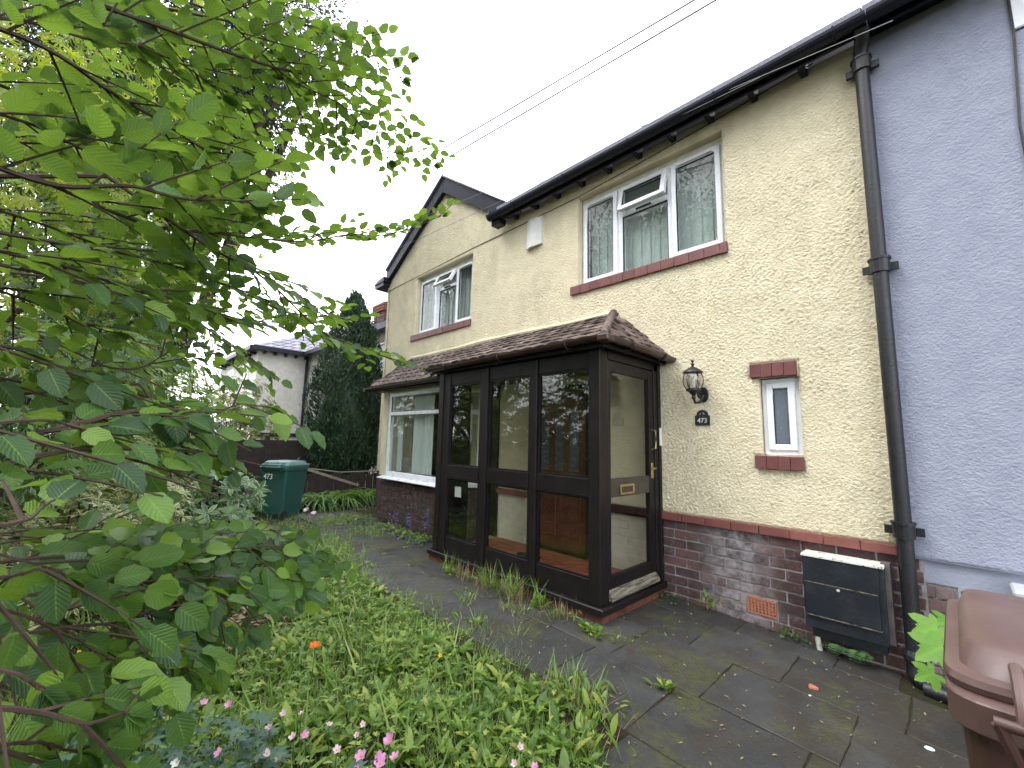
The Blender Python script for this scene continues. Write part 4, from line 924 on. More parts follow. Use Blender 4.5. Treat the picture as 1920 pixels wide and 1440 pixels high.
bx('eave_board', 'gutter_black', fh, WX+o, -9.7, FY-o-.06, FY-o+.02, FE-.14, FE-.0); bx('eave_board', 'gutter_black', fh, WX+o-.02, WX+o+.06, WY-o, FY-o-.07, FE-.14, FE-.0); bx('eave_board', 'gutter_black', fh, -24, WX+o-.03, WY-o-.06, WY-o+.02, FE-.14, FE)
for k in range(5): bx('bracket', 'gutter_black', fh, WX+.005, WX+.2, WY+.15+k*.36, WY+.22+k*.36, FE-.24, FE-.14)
for k in range(9): bx('bracket', 'gutter_black', fh, -23.5+k*.7, -23.42+k*.7, WY-.22, WY-.005, FE-.24, FE-.14)
MB().tube([(WX+.08, FY-.10, FE-.1), (WX+.08, FY-.10, 0)], .05, 8).build('downpipe', 'gutter_black', fh); MB().tube([(WX+.06, 1.0, 1.5), (WX+.06, 1.0, 1.95), (WX+.06, .85, 1.98)], .04, 8).build('soil_pipe', 'gutter_black', fh)
bx('string_course', 'gutter_black', fh, WX+.002, WX+.05, WY, FY-.2, 1.35, 1.5)
ch = put('chimney', None, fh, Matrix.Translation((-13.4, 3.3, 5.6)))
CHX, CHY = -14.35, 2.65
for k in range(11):
    zz = 5.05+k*.10; e = .05 if k >= 8 else 0
    for i in range(3): brick(ch, 'brick_red' if k >= 6 else 'brick_dark', CHX+.02-e+i*(.27+e*.6), CHX+.28+i*(.27+e*.6)-.01, CHY-.02-e, CHY+.7+e, zz+.004, zz+.096)
bx('chimney_core', 'mortar', ch, CHX+.04, CHX+.80, CHY, CHY+.68, 4.9, 6.12)
for i in range(2): MB().lathe([(.10, 6.14), (.09, 6.3), (.12, 6.32), (.11, 6.36)], (CHX+.22+i*.4, CHY+.35, 0), 12).build('chimney_pot', 'old_timber', ch)

fn = thing('wooden_fence', 'low dark overlap fence behind the green bin', 'fence', (-11.2, .5, 0))
for k in range(9): MB().box(-11.62, -11.58-.006*(k % 2), -2.6, .1, .28+k*.115, .28+k*.115+.118).build('fence_board', 'fence_wood', fn)
for y in (-2.6, -1.2, .1): bx('fence_post', 'fence_wood', fn, -11.68, -11.57, y, y+.09, -.1, 1.42)
fb = thing('collapsed_fence', 'broken low fence rail leaning beside the bay window', 'fence', (-9.6, .2, 0))
MB().tube([(-9.55, -1.0, .78), (-9.5, -.2, .66), (-9.5, .9, .66), (-9.6, 1.5, .70)], .014, 6).build('rail', 'old_timber', fb)
MB().hexa([(-9.3, -1.35, .86), (-9.26, -1.35, .86), (-9.2, .1, .36), (-9.25, .1, .36)], [(-9.3, -1.33, .91), (-9.26, -1.33, .91), (-9.2, .12, .41), (-9.25, .12, .41)]).build('leaning_board', 'old_timber', fb)
for k in range(14): MB().box(-9.66, -9.63, -1.0+k*.185, -1.0+k*.185+.165, .02, .60+.03*math.sin(k*2.1)).build('pale', 'fence_wood', fb)

# overhead wires
def wire(p, q, sag, label, r=.008):
    p, q = np.array(p), np.array(q); P = [p+(q-p)*t-np.array([0, 0, sag*4*t*(1-t)]) for t in np.linspace(0, 1, 24)]
    tag(MB().tube(P, r, 5).build('overhead_wire', 'wire', None), label, 'wire', 'overhead wires')
def wline(a, b, y): 
    def on(px): v = pray(*px); return CAM+v*(y+4.2)/v[1]
    p, q = on(a), on(b); return p+(p-q)*.9, q+(q-p)*.55
p, q = wline((600, 410), (1290, 0), -1.0); wire(p, q, .05, 'upper wire of the high pair crossing the sky')
p, q = wline((650, 402), (1330, 0), -1.0); wire(p, q, .05, 'lower wire of the high pair crossing the sky')
v = pray(890, 362); p = CAM+v*(3.9)/v[1]; v = pray(1290, 197); q = CAM+v*3.9/v[1]; wire(p+(p-q)*2.2, q+(q-p)*.45, .05, 'upper wire of the pair just above the black gutter', .004)
v = pray(930, 376); p = CAM+v*(3.9)/v[1]; v = pray(1260, 222); q = CAM+v*3.9/v[1]; wire(p+(p-q)*2.2, q+(q-p)*.30, .05, 'lower wire of the pair just above the black gutter', .003)
# ------------------------------------------------------------------ foliage tools
def norm(a): a = np.asarray(a, float); return a/(np.linalg.norm(a, axis=-1, keepdims=True)+1e-9)
def leaf_tpl(kind):
    """vertices, faces, uv of one leaf: base at the origin, tip along +y, face up +z, length 1"""
    if kind in ('beech', 'ellip', 'strap', 'blade', 'lance', 'petal', 'ellip_lo', 'spoon'):
        st, W = {'beech': (7, .68), 'ellip': (5, .36), 'ellip_lo': (3, .42), 'lance': (5, .24), 'strap': (6, .055), 'blade': (4, .03), 'petal': (3, .8), 'spoon': (5, .30)}[kind]
        cols = {'beech': 5, 'blade': 2, 'strap': 3}.get(kind, 3); V = []; U = []
        for i in range(st):
            t = i/(st-1)
            if kind == 'beech': w = (math.sin(math.pi*min(1, t*.95+.05)**.84))**.68 if t < 1 else 0.04
            elif kind == 'petal': w = .35+.65*math.sin(math.pi*(.15+.75*t)); w = w if t > 0 else .15
            elif kind == 'spoon': w = .22+.78*max(0, math.sin(math.pi*max(0, (t-.25)/.75)))**.8 if t < 1 else .1
            elif kind in ('strap', 'blade'): w = (1-t**2.2)*.9+.1 if t < 1 else .04
            else: w = math.sin(math.pi*t)**.8 if 0 < t < 1 else .05
            for j in range(cols):
                u = j/(cols-1)*2-1; x = u*w*W/2
                if kind == 'beech': z = .09*abs(u)*w-.12*t*t+.018*(1 if (i+j) % 2 else -1)*abs(u); x *= 1+(.07 if i % 2 else -.03)*abs(u)
                elif kind in ('strap',): z = .55*t-1.0*t**2.4+.012*abs(u)
                elif kind == 'blade': z = -.10*t*t
                elif kind == 'petal': z = .12*abs(u)+.25*t*t
                else: z = .07*abs(u)*w-.20*t*t
                y = t if kind != 'strap' else t*(1-.18*t)
                V.append((x, y, z)); U.append((u*.5+.5 if cols > 2 else .5+u*.3, t))
        F = [(i*cols+j, i*cols+j+1, (i+1)*cols+j+1, (i+1)*cols+j) for i in range(st-1) for j in range(cols-1)]
        return np.array(V), F, np.array(U)
    if kind in ('palm', 'lobed', 'syc'):
        lobes = {'palm': [(-110, .5), (-65, .78), (-30, .95), (0, 1.05), (30, .95), (65, .78), (110, .5)], 'lobed': [(-100, .6), (-50, .85), (0, 1), (50, .85), (100, .6)], 'syc': [(-108, .62), (-54, .98), (0, 1.08), (54, .98), (108, .62)]}[kind]
        V = [(0, 0, 0)]; U = [(.5, 0)]; sp = {'palm': .28, 'lobed': .55, 'syc': .74}[kind]; wd = {'palm': 7, 'lobed': 17, 'syc': 21}[kind]
        def P(a, r): return (r*math.sin(R(a)), r*math.cos(R(a)), -.16*r*r-.03*math.cos(R(a*3)))
        ring = []
        for k, (a, r) in enumerate(lobes):
            for da, q in ((-wd, .62), (-wd*.55, .82), (0, 1), (wd*.55, .82), (wd, .62)): ring.append((a+da, r*q))
            if k < len(lobes)-1: ring.append(((a+lobes[k+1][0])/2, min(r, lobes[k+1][1])*sp))
        for a, r in ring: V.append(P(a, r*.75)); U.append((.5+.4*math.sin(R(a))*r, .1+.8*r))
        F = [(0, i+1, i) for i in range(1, len(V)-1)]
        return np.array(V), F, np.array(U)
TPL = {k: leaf_tpl(k) for k in ('beech', 'ellip', 'ellip_lo', 'lance', 'strap', 'blade', 'petal', 'palm', 'lobed', 'syc', 'spoon')}
class Leaves:
    """collects leaf placements: position, tip direction, normal, size"""
    def __init__(s): s.p = []; s.d = []; s.n = []; s.s = []
    def add(s, p, d, n, size): s.p.append(p); s.d.append(d); s.n.append(n); s.s.append(size)
    def ext(s, p, d, n, size): s.p += list(p); s.d += list(d); s.n += list(n); s.s += list(np.broadcast_to(size, (len(p),)))
    def frames(s):
        p = np.array(s.p, float); d = norm(s.d); n = np.array(s.n, float); x = norm(np.cross(d, n)); z = np.cross(x, d); return p, x, d, z, np.array(s.s, float)
def leaf_mesh(name, tpls, lv, mat, sel=None, rnd=None):
    """one mesh of all the leaves (a template is drawn for each)"""
    p, x, d, z, s = lv.frames()
    if sel is not None: p, x, d, z, s = p[sel], x[sel], d[sel], z[sel], s[sel]
    n = len(p); which = rng.integers(0, len(tpls), n); VV = []; LL = []; UU = []; RR = []; tot = []; base = 0; FI = []; 
    for k, tp in enumerate(tpls):
        V, F, U = TPL[tp] if isinstance(tp, str) else tp
        idx = np.where(which == k)[0]
        if not len(idx): continue
        Vw = p[idx][:, None]+s[idx][:, None, None]*(V[None, :, 0:1]*x[idx][:, None]+V[None, :, 1:2]*d[idx][:, None]+V[None, :, 2:3]*z[idx][:, None])
        m = len(V); off = base+np.arange(len(idx))*m; rv = rng.random(len(idx))
        fl = [len(f) for f in F]; flat = np.concatenate([np.array(f) for f in F])
        FI.append((off[:, None]+flat[None]).ravel()); tot.append(np.tile(fl, len(idx))); UU.append(np.tile(U[flat], (len(idx), 1))); RR.append(np.repeat(rv, m))
        VV.append(Vw.reshape(-1, 3)); base += m*len(idx)
    V = np.concatenate(VV); L = np.concatenate(FI); T = np.concatenate(tot); U = np.concatenate(UU); RV = np.concatenate(RR)
    c = V.mean(0); me = bpy.data.meshes.new(name); me.vertices.add(len(V)); me.vertices.foreach_set('co', (V-c).ravel())
    me.loops.add(len(L)); me.loops.foreach_set('vertex_index', L.astype(np.int32)); me.polygons.add(len(T))
    me.polygons.foreach_set('loop_start', np.concatenate([[0], np.cumsum(T)[:-1]]).astype(np.int32)); me.polygons.foreach_set('loop_total', T.astype(np.int32))
    me.polygons.foreach_set('use_smooth', [True]*len(T))
    uvl = me.uv_layers.new(name='UVMap'); uvl.data.foreach_set('uv', U.ravel())
    at = me.attributes.new('rnd', 'FLOAT', 'POINT'); at.data.foreach_set('value', RV)
    me.materials.append(M[mat]); me.update(calc_edges=True); return me, Vector(c)
_single = {}
def single_leaf(tp, mat):
    k = (tp, mat)
    if k not in _single:
        V, F, U = TPL[tp]; me = bpy.data.meshes.new('leaf'); me.from_pydata(V.tolist(), [], F); fl = np.concatenate([np.array(f) for f in F])
        me.uv_layers.new(name='UVMap').data.foreach_set('uv', U[fl].ravel()); me.polygons.foreach_set('use_smooth', [True]*len(F)); me.materials.append(M[mat]); _single[k] = me
    return _single[k]
def leaf_objects(lv, idx, tps, mat, parent, name='leaf'):
    p, x, d, z, s = lv.frames()
    for i in idx:
        m = Matrix(((x[i][0]*s[i], d[i][0]*s[i], z[i][0]*s[i], p[i][0]), (x[i][1]*s[i], d[i][1]*s[i], z[i][1]*s[i], p[i][1]), (x[i][2]*s[i], d[i][2]*s[i], z[i][2]*s[i], p[i][2]), (0, 0, 0, 1)))
        put(name, single_leaf(tps[i % len(tps)], mat), parent, m)
def dress(lv, tps, mat, parent, n_obj=300, low=None, name='foliage'):
    """the n_obj leaves that show largest become leaf objects, the rest one part"""
    p, x, d, z, s = lv.frames(); X, Y, Z = project(p)
    vis = (X > -40) & (X < 1960) & (Y > -40) & (Y < 1480) & (Z > .1); sc = np.where(vis, s/np.maximum(Z, .1), -1); order = np.argsort(-sc)
    top = [i for i in order[:n_obj] if sc[i] > 0]; rest = np.setdiff1d(np.arange(len(p)), top)
    if len(top): leaf_objects(lv, top, tps, mat, parent)
    if len(rest):
        me, c = leaf_mesh(name, low or tps, lv, mat, rest); tag(put(name, me, parent, Matrix.Translation(c)), kind='stuff')
def smooth_path(P, n=24):
    P = np.array(P, float); t = np.concatenate([[0], np.cumsum(np.linalg.norm(np.diff(P, axis=0), axis=1))]); q = np.linspace(0, t[-1], n)
    Q = np.stack([np.interp(q, t, P[:, k]) for k in range(3)], 1)
    for _ in range(2): Q[1:-1] = (Q[:-2]+2*Q[1:-1]+Q[2:])/4
    return Q
def rot(v, axis, a):
    axis = norm(axis); return v*math.cos(a)+np.cross(axis, v)*math.sin(a)+axis*np.dot(axis, v)*(1-math.cos(a))

# ------------------------------------------------------------------ beech tree, its branches reach in from the left
def spray(mb, lv, path, r0, size, up, twig_len=(.14, .30), gap=.075, start=.15, side_jit=.35, leafgap=.027, droop=.12, keep=None):
    Q = smooth_path(path, 26); L = np.concatenate([[0], np.cumsum(np.linalg.norm(np.diff(Q, axis=0), axis=1))])
    Q = Q+np.cumsum(rng.normal(0, .0011, Q.shape), 0)*np.linspace(0, 1, len(Q))[:, None]; mb.tube(Q, np.linspace(r0*.6, .0013, len(Q)), 5)
    s_ = L[-1]*start; k = 0; up = norm(up)
    while s_ < L[-1]:
        p = np.array([np.interp(s_, L, Q[:, i]) for i in range(3)]); j = min(len(Q)-2, int(np.searchsorted(L, s_))); t = norm(Q[j+1]-Q[j-1 if j > 0 else 0])
        f = s_/L[-1]; n = norm(up+rng.normal(0, side_jit*.6, 3)); sd = 1 if k % 2 else -1
        d = rot(t, n, sd*rng.uniform(.6, 1.05)); tl = rng.uniform(*twig_len)*(1.1-.6*f)
        d2 = norm(d+np.array([0, 0, -droop*rng.uniform(.2, 1)])); P = [p, p+d*tl*.5, p+d*tl*.5+d2*tl*.5]
        mb.tube(smooth_path(P, 6), np.linspace(.0024, .0011, 6), 4)
        m = max(2, int(tl/leafgap))
        for i in range(m+1):
            g = (i+.5)/(m+.5); q = p+d*tl*min(g, .5)+(d2*tl*(g-.5) if g > .5 else 0); sg = 1 if i % 2 else -1
            ang = sg*rng.uniform(.5, 1.0) if i < m else rng.normal(0, .15)
            nn = norm(n+rng.normal(0, side_jit, 3)); dd = norm(rot(norm(d+d2), n, ang)+rng.normal(0, .14, 3)+np.array([0, 0, -droop*rng.uniform(0, 1.3)]))
            lv.add(q+dd*.008, dd, nn, size*rng.uniform(.72, 1.15)*(1-.15*f))
        s_ += gap*rng.uniform(.7, 1.3); k += 1
    t = norm(Q[-1]-Q[-3])
    for a in (-.5, .4, 0): lv.add(Q[-1], norm(rot(t, up, a)+np.array([0, 0, -.15])), norm(up+rng.normal(0, .3, 3)), size*rng.uniform(.6, .85))
beech = thing('beech_tree', 'beech tree whose leafy branches hang in from the left edge', 'tree', (-1.9, -5.6, 0))
TR = np.array([-1.9, -5.6, 0.])
MB().tube([TR+np.array([0, 0, -.1]), TR+np.array([.02, .03, .8]), TR+np.array([-.03, .0, 1.8]), TR+np.array([.03, -.02, 3.2]), TR+np.array([0, .05, 5.0])], [.13, .11, .10, .08, .04], 12).build('trunk', 'bark', beech, 0, True)
BL = Leaves()
U_ = (0, 0, 1)
# (pixel x, pixel y, distance) along each branch; thickness, leaf length, spray normal
BR = [
 ([(60, -60, 1.45), (140, 0, 1.4), (280, 40, 1.4), (420, 95, 1.45), (540, 132, 1.55), (640, 142, 1.65), (705, 195, 1.75), (765, 262, 1.85), (818, 300, 1.95)], .008, .070, (.1, -.5, .9)),
 ([(430, 40, 1.5), (540, 150, 1.55), (640, 195, 1.6), (700, 262, 1.7), (735, 300, 1.75)], .004, .062, (.1, -.6, .8)),
 ([(350, -40, 1.5), (470, 20, 1.55), (560, 40, 1.6), (640, 80, 1.7), (710, 120, 1.8), (760, 150, 1.85)], .005, .066, (0, -.6, .8)),
 ([(300, 60, 1.6), (420, 170, 1.6), (500, 230, 1.65), (560, 250, 1.7), (640, 262, 1.75)], .004, .062, (.1, -.5, .8)),
 ([(-40, 40, 1.15), (60, 75, 1.15), (110, 100, 1.15), (200, 170, 1.2), (300, 225, 1.2), (420, 300, 1.25), (480, 345, 1.3), (520, 385, 1.35)], .007, .075, (.1, -.4, .9)),
 ([(-40, 300, .92), (40, 330, .92), (120, 352, .92), (250, 345, .95), (330, 372, .98), (400, 378, 1.0), (475, 386, 1.05)], .007, .085, (.05, -.75, .65)),
 ([(60, 330, 1.05), (160, 372, 1.1), (240, 415, 1.12), (300, 430, 1.2), (370, 435, 1.3), (470, 445, 1.45), (560, 456, 1.6), (650, 440, 1.75), (740, 442, 1.9), (835, 402, 2.05)], .006, .070, (0, -.3, .95)),
 ([(200, 330, 1.15), (300, 400, 1.15), (400, 470, 1.2), (480, 505, 1.3), (550, 570, 1.35), (600, 620, 1.4), (660, 650, 1.45), (745, 672, 1.55)], .006, .072, (.1, -.25, .95)),
 ([(-30, 430, 1.3), (100, 455, 1.3), (220, 470, 1.35), (330, 500, 1.4), (440, 540, 1.5), (540, 590, 1.55), (640, 600, 1.7)], .007, .075, (.05, -.3, .95)),
 ([(-30, 490, 1.5), (120, 520, 1.5), (260, 560, 1.5), (400, 600, 1.6), (480, 605, 1.7), (560, 610, 1.8), (620, 590, 1.9)], .008, .072, (0, -.15, 1)),
 ([(-40, 590, 1.7), (100, 640, 1.7), (200, 690, 1.7), (260, 695, 1.7), (360, 640, 1.8)], .009, .07, (0, -.1, 1)),
 ([(40, 820, .95), (160, 792, .98), (230, 770, 1.0), (330, 765, 1.02), (400, 775, 1.05), (450, 755, 1.1), (515, 764, 1.15)], .008, .088, (.05, -.25, .95)),
 ([(260, 720, 1.1), (330, 790, 1.12), (380, 830, 1.15), (425, 862, 1.2)], .004, .080, (0, .1, 1)),
 ([(-40, 885, .85), (30, 865, .85), (110, 845, .85), (190, 835, .88), (290, 845, .95), (360, 845, 1.0), (410, 862, 1.05)], .007, .085, (.05, -.15, 1)),
 ([(-60, 960, .62), (0, 985, .62), (60, 985, .64), (110, 950, .66)], .005, .095, (.2, -.6, .8)),
 ([(-60, 1060, 1.4), (80, 1045, 1.35), (200, 1040, 1.35), (330, 1045, 1.4), (440, 1030, 1.45), (510, 1020, 1.5), (560, 1025, 1.55)], .006, .082, (-.1, .2, 1)),
 ([(0, 1120, 1.15), (120, 1110, 1.15), (250, 1095, 1.2), (360, 1085, 1.25), (450, 1090, 1.3)], .005, .082, (-.1, .2, 1)),
 ([(-40, 1200, 1.0), (100, 1180, 1.0), (200, 1170, 1.05), (280, 1200, 1.05), (330, 1255, 1.08), (350, 1270, 1.1)], .005, .085, (-.1, .1, 1)),
 ([(250, 1060, 1.3), (340, 1120, 1.3), (400, 1140, 1.32), (460, 1190, 1.35)], .003, .070, (-.1, .2, 1)),
 ([(380, 1050, 1.6), (480, 1060, 1.6), (560, 1040, 1.65), (610, 1030, 1.75)], .003, .075, (-.1, .3, 1)),
 ([(-60, 1330, .66), (20, 1330, .66), (90, 1340, .68), (170, 1360, .70), (235, 1345, .74)], .005, .085, (.05, -.2, 1)),
 ([(-40, 1240, .72), (40, 1270, .72), (90, 1290, .74)], .004, .09, (.1, -.5, .8)),
 ([(-50, 140, 1.6), (80, 190, 1.7), (200, 250, 1.75), (330, 330, 1.8), (450, 400, 1.9)], .007, .07, (0, -.5, .9)),
 ([(-50, -60, 1.5), (120, 20, 1.7), (280, 110, 1.8), (380, 180, 1.9), (460, 250, 2.0)], .007, .07, (0, -.6, .8)),
 ([(-50, 380, 1.4), (80, 420, 1.5), (180, 460, 1.6), (300, 480, 1.7), (420, 520, 1.8)], .006, .07, (0, -.3, .95)),
 ([(-50, 700, 1.15), (60, 720, 1.2), (150, 735, 1.25), (250, 750, 1.3)], .005, .08, (0, -.2, 1)),
 ([(-50, 530, 1.1), (50, 560, 1.15), (140, 590, 1.2), (220, 610, 1.25)], .005, .08, (0, -.3, .9)),
  ([(-50, 30, 1.25), (60, 40, 1.3), (160, 75, 1.35), (260, 90, 1.4), (350, 130, 1.45), (430, 190, 1.5)], .005, .08, (.1, -.6, .7)),
 ([(-50, 200, 1.2), (70, 235, 1.25), (170, 290, 1.3), (260, 310, 1.35), (360, 345, 1.4), (450, 375, 1.45)], .005, .08, (.1, -.6, .7)),
 ([(-50, 260, 1.4), (60, 270, 1.45), (180, 260, 1.5), (280, 280, 1.55), (380, 300, 1.6), (460, 330, 1.65)], .005, .075, (.1, -.6, .7)),
 ([(150, -60, 1.6), (260, -20, 1.65), (380, 10, 1.7), (480, 60, 1.75), (560, 100, 1.8), (600, 170, 1.85)], .005, .07, (0, -.6, .8)),
 ([(-50, 640, 1.0), (40, 655, 1.05), (120, 690, 1.1), (190, 700, 1.15), (270, 735, 1.2)], .005, .085, (.05, -.4, .9)),
 ([(-50, 460, 1.0), (40, 480, 1.05), (130, 500, 1.1), (230, 540, 1.15), (320, 560, 1.2), (400, 590, 1.3)], .005, .08, (.05, -.4, .9)),
 ([(100, 520, 1.7), (220, 545, 1.7), (330, 575, 1.75), (430, 640, 1.8), (500, 690, 1.9)], .005, .075, (0, -.2, 1)),
 ([(150, 1030, 1.5), (280, 1025, 1.5), (400, 1045, 1.5), (480, 1060, 1.55), (560, 1075, 1.6)], .004, .085, (-.15, .3, 1)),
 ([(60, 1075, 1.25), (180, 1070, 1.25), (300, 1075, 1.3), (400, 1100, 1.35), (470, 1110, 1.4)], .004, .085, (-.15, .3, 1)),
 ([(60, 1010, 1.6), (180, 990, 1.6), (300, 1000, 1.65), (420, 1000, 1.7), (520, 990, 1.8)], .004, .085, (-.15, .3, 1)),
 ([(-40, 1030, 1.15), (80, 1060, 1.15), (180, 1085, 1.2), (290, 1110, 1.25), (380, 1130, 1.3)], .004, .082, (0, 0, 1)),
 ([(120, 985, 1.9), (240, 980, 1.95), (360, 1010, 2.0), (470, 1035, 2.05), (560, 1040, 2.1)], .004, .085, (0, 0, 1)),
 ([(200, 1060, 1.7), (320, 1090, 1.7), (420, 1115, 1.75), (500, 1100, 1.8), (560, 1075, 1.9)], .004, .085, (0, 0, 1)),
 ([(-40, 1130, .9), (60, 1160, .9), (140, 1200, .95), (210, 1250, 1.0)], .004, .082, (0, 0, 1)),
 ([(-40, 1400, .75), (60, 1395, .8), (150, 1405, .85)], .004, .08, (0, 0, 1)),
 ([(-50, 800, .75), (20, 790, .78), (80, 790, .8), (140, 800, .84)], .005, .09, (.05, -.4, .9)),
 ([(-60, 1080, .72), (0, 1085, .74), (60, 1070, .78), (120, 1075, .8)], .005, .088, (0, -.2, 1)),
 ([(-60, 1150, 1.25), (60, 1140, 1.25), (170, 1130, 1.3), (260, 1150, 1.3)], .004, .085, (-.1, .2, 1)),
 ([(-40, 1000, 1.8), (100, 1010, 1.8), (240, 1005, 1.85), (360, 1000, 1.9)], .004, .08, (-.1, .2, 1)),
 ([(0, 640, 2.1), (150, 610, 2.2), (300, 650, 2.3), (420, 700, 2.4)], .006, .07, (0, -.1, 1)),
]
lc0 = 0
for k, (pts, r0, size, up) in enumerate(BR):
    P = [pix(*q) for q in pts]; mb = MB(); s0 = P[0]
    ym = sum(q[1] for q in pts)/len(pts)      # sprays tilt: undersides show overhead, upper faces show below eye level
    up = (-.30, .12, .90) if ym < 430 else (.12, -.15, 1.0) if ym < 640 else (.42, -.12, .85) if ym < 930 else (.62, -.10, .75)
    hz = float(np.clip(s0[2]-.15-.12*k % .3, .5, 4.2)); join = np.array([TR[0], TR[1], hz]); mid = (s0+join)/2+np.array([0, 0, .06])
    if np.linalg.norm(s0-join) > .05: mb.tube(smooth_path([join, mid, s0], 12), np.linspace(.010, r0*.62, 12), 6)
    spray(mb, BL, P, r0, size*(.64 if ym < 930 else .84), up, (.12, .25), .040 if ym < 930 else .046, .05)
    mb.build('branch', 'twig', beech, 0, True)
_p = np.array(BL.p)+.5*np.array(BL.s)[:, None]*norm(BL.d); _x, _y, _z = project(_p)       # young leaves nearest the lens are the smaller ones
BL.s = list(np.minimum(np.array(BL.s), np.where(_z > .3, (.092)*np.maximum(_z, .3), 1)))
_clear = (_z > 0) & (_x > 462) & (_x < 600) & (_y > 850) & (_y < 990)      # the gap through which the bin shows
_rr = np.random.default_rng(3).random(len(_x))
def _win(x0, x1, y0, y1, f): return (_z > 0) & (_x > x0) & (_x < x1) & (_y > y0) & (_y < y1) & (_rr < f)
_clear |= _win(140, 470, 885, 985, .85) | _win(50, 235, 1120, 1245, .6) | _win(250, 320, 1128, 1180, .85) | _win(290, 330, 1245, 1290, .8) | _win(300, 480, 1130, 1180, .6)
_k = [i for i in range(len(BL.s)) if (_z[i] > .42 or _z[i] < -.1) and not _clear[i]]; BL.p, BL.d, BL.n, BL.s = [[q[i] for i in _k] for q in (BL.p, BL.d, BL.n, BL.s)]
dress(BL, ['beech'], 'leaf_beech', beech, 300)

# ------------------------------------------------------------------ crowns made of clumps of leaves
def crown(lv, centre, rad, n_clump, per, size, clump_r, shell=.55, droop=.3, flat=.5, zcut=None, jit=.7):
    centre = np.array(centre, float); rad = np.array(rad, float)
    u = norm(rng.normal(size=(n_clump, 3))); r_ = shell+(1-shell)*rng.random(n_clump)**.6; lump = 1+.16*np.sin(u[:, 0]*5+centre[0])*np.cos(u[:, 1]*4)+.12*np.sin(u[:, 2]*7+1)
    C = centre+u*(r_*lump)[:, None]*rad
    if zcut is not None: C = C[C[:, 2] > zcut]
    for c in C:
        m = int(per*rng.uniform(.6, 1.4)); o = rng.normal(size=(m, 3))*clump_r*np.array([1, 1, flat])
        out = norm((c-centre)/rad); d = norm(o/clump_r+out*.8+np.array([0, 0, -droop])); nn = norm(np.array([0, 0, 1])+out*.5+rng.normal(0, jit, (m, 3)))
        lv.ext(c+o, d, nn, size*rng.uniform(.7, 1.25, m))
    return C
def rosettes(lv, centre, rad, n, per, size, shell=.75, lift=.35, zmin=.05, front=None):
    """whorls of leaves facing outwards over the surface of a rounded shrub"""
    centre = np.array(centre, float); rad = np.array(rad, float); u = norm(rng.normal(size=(n, 3))); r_ = shell+(1-shell)*rng.random(n)**.5
    lump = 1+.15*np.sin(u[:, 0]*6+centre[1])+.13*np.cos(u[:, 2]*7+u[:, 1]*4); C = centre+u*(r_*lump)[:, None]*rad; out = []
    for c, uu in zip(C, u):
        if c[2] < zmin: continue
        ax = norm(uu*np.array([.8, .8, .6])+np.array([0, 0, .55])+rng.normal(0, .2, 3)); a0 = rng.random()*6.28; x = norm(np.cross(ax, [.3, .5, .2])); y = np.cross(ax, x); m = per+rng.integers(-1, 2)
        for i in range(m):
            a = a0+i*6.28/m+rng.normal(0, .12); h = x*math.cos(a)+y*math.sin(a); e = lift*rng.uniform(.2, 1.5)
            lv.add(c+h*.006, norm(h+ax*e), norm(ax-h*e*.6), size*rng.uniform(.7, 1.2))
        out.append(c)
    return out
def limbs(parent, base, tips, r0, name='trunk', mat='bark', n=14):
    mb = MB(); base = np.array(base, float); idx = rng.choice(len(tips), min(n, len(tips)), replace=False)
    for i in idx:
        q = np.array(tips[i]); m = base+(q-base)*np.array([.35, .35, .55])+rng.normal(0, .05, 3)*np.linalg.norm(q-base); mb.tube(smooth_path([base, m, q], 9), np.linspace(r0, r0*.18, 9), 6)
    return mb.build(name, mat, parent, 0, True)

# Japanese maple behind the beech
mp = thing('japanese_maple', 'yellow-green maple with fingered leaves behind the beech branches', 'tree', (-4.3, -5.3, 0))
ML = Leaves(); tips = []
for q, rad, n in (((-3.3, -4.45, 3.6), (1.0, .55, .9), 80), ((-3.9, -4.2, 3.0), (1.1, .5, .8), 70), ((-3.2, -4.8, 2.5), (1.2, .7, .8), 60), ((-4.6, -3.75, 2.9), (.55, .35, .5), 14)):
    tips += list(crown(ML, q, rad, n, 17, .075, .15, .5, 1.1, .6, None, .55))
limbs(mp, (-4.3, -5.3, -.05), tips, .022, n=9)
dress(ML, ['palm'], 'leaf_maple', mp, 300)

# tall dark tree far left, and the trees along the road that the windows reflect
def big_tree(name, label, base, hgt, rad, n, mat, size, group=None, seedtip=18, per=26, clr=.5, lo=.35):
    t = thing(name, label, 'tree', base, group); lv = Leaves(); b = np.array(base)
    tp = list(crown(lv, b+np.array([0, 0, hgt*.62]), np.array(rad), n, per, size, clr, .35, .5, .75)); 
    limbs(t, b, tp, .20, 'trunk', 'bark', seedtip); me, c = leaf_mesh('crown', ['ellip_lo'], lv, mat); tag(put('crown', me, t, Matrix.Translation(c)), kind='stuff'); return t
tt = thing('tall_tree', 'tall dark small-leaved tree against the sky at upper left', 'tree', (-11.2, -4.2, 0)); lv = Leaves(); tp = []
for q, rad, n in ((pix(330, 130, 11.8), (2.3, 1.7, 2.4), 420), (pix(470, 230, 11.2), (1.0, .7, 1.0), 120), (pix(520, 60, 11.5), (1.5, 1.1, 1.5), 150), (pix(150, 300, 11.8), (2.0, 1.5, 2.4), 260), (pix(60, 120, 12), (2.2, 1.6, 2.2), 220)):
    tp += list(crown(lv, q, rad, n, 60, .085, .26, .25, 1.2, 1.1))
limbs(tt, (-11.2, -4.2, 0), tp, .16, 'trunk', 'bark', 40); me, c = leaf_mesh('crown', ['ellip_lo'], lv, 'leaf_far'); tag(put('crown', me, tt, Matrix.Translation(c)), kind='stuff')
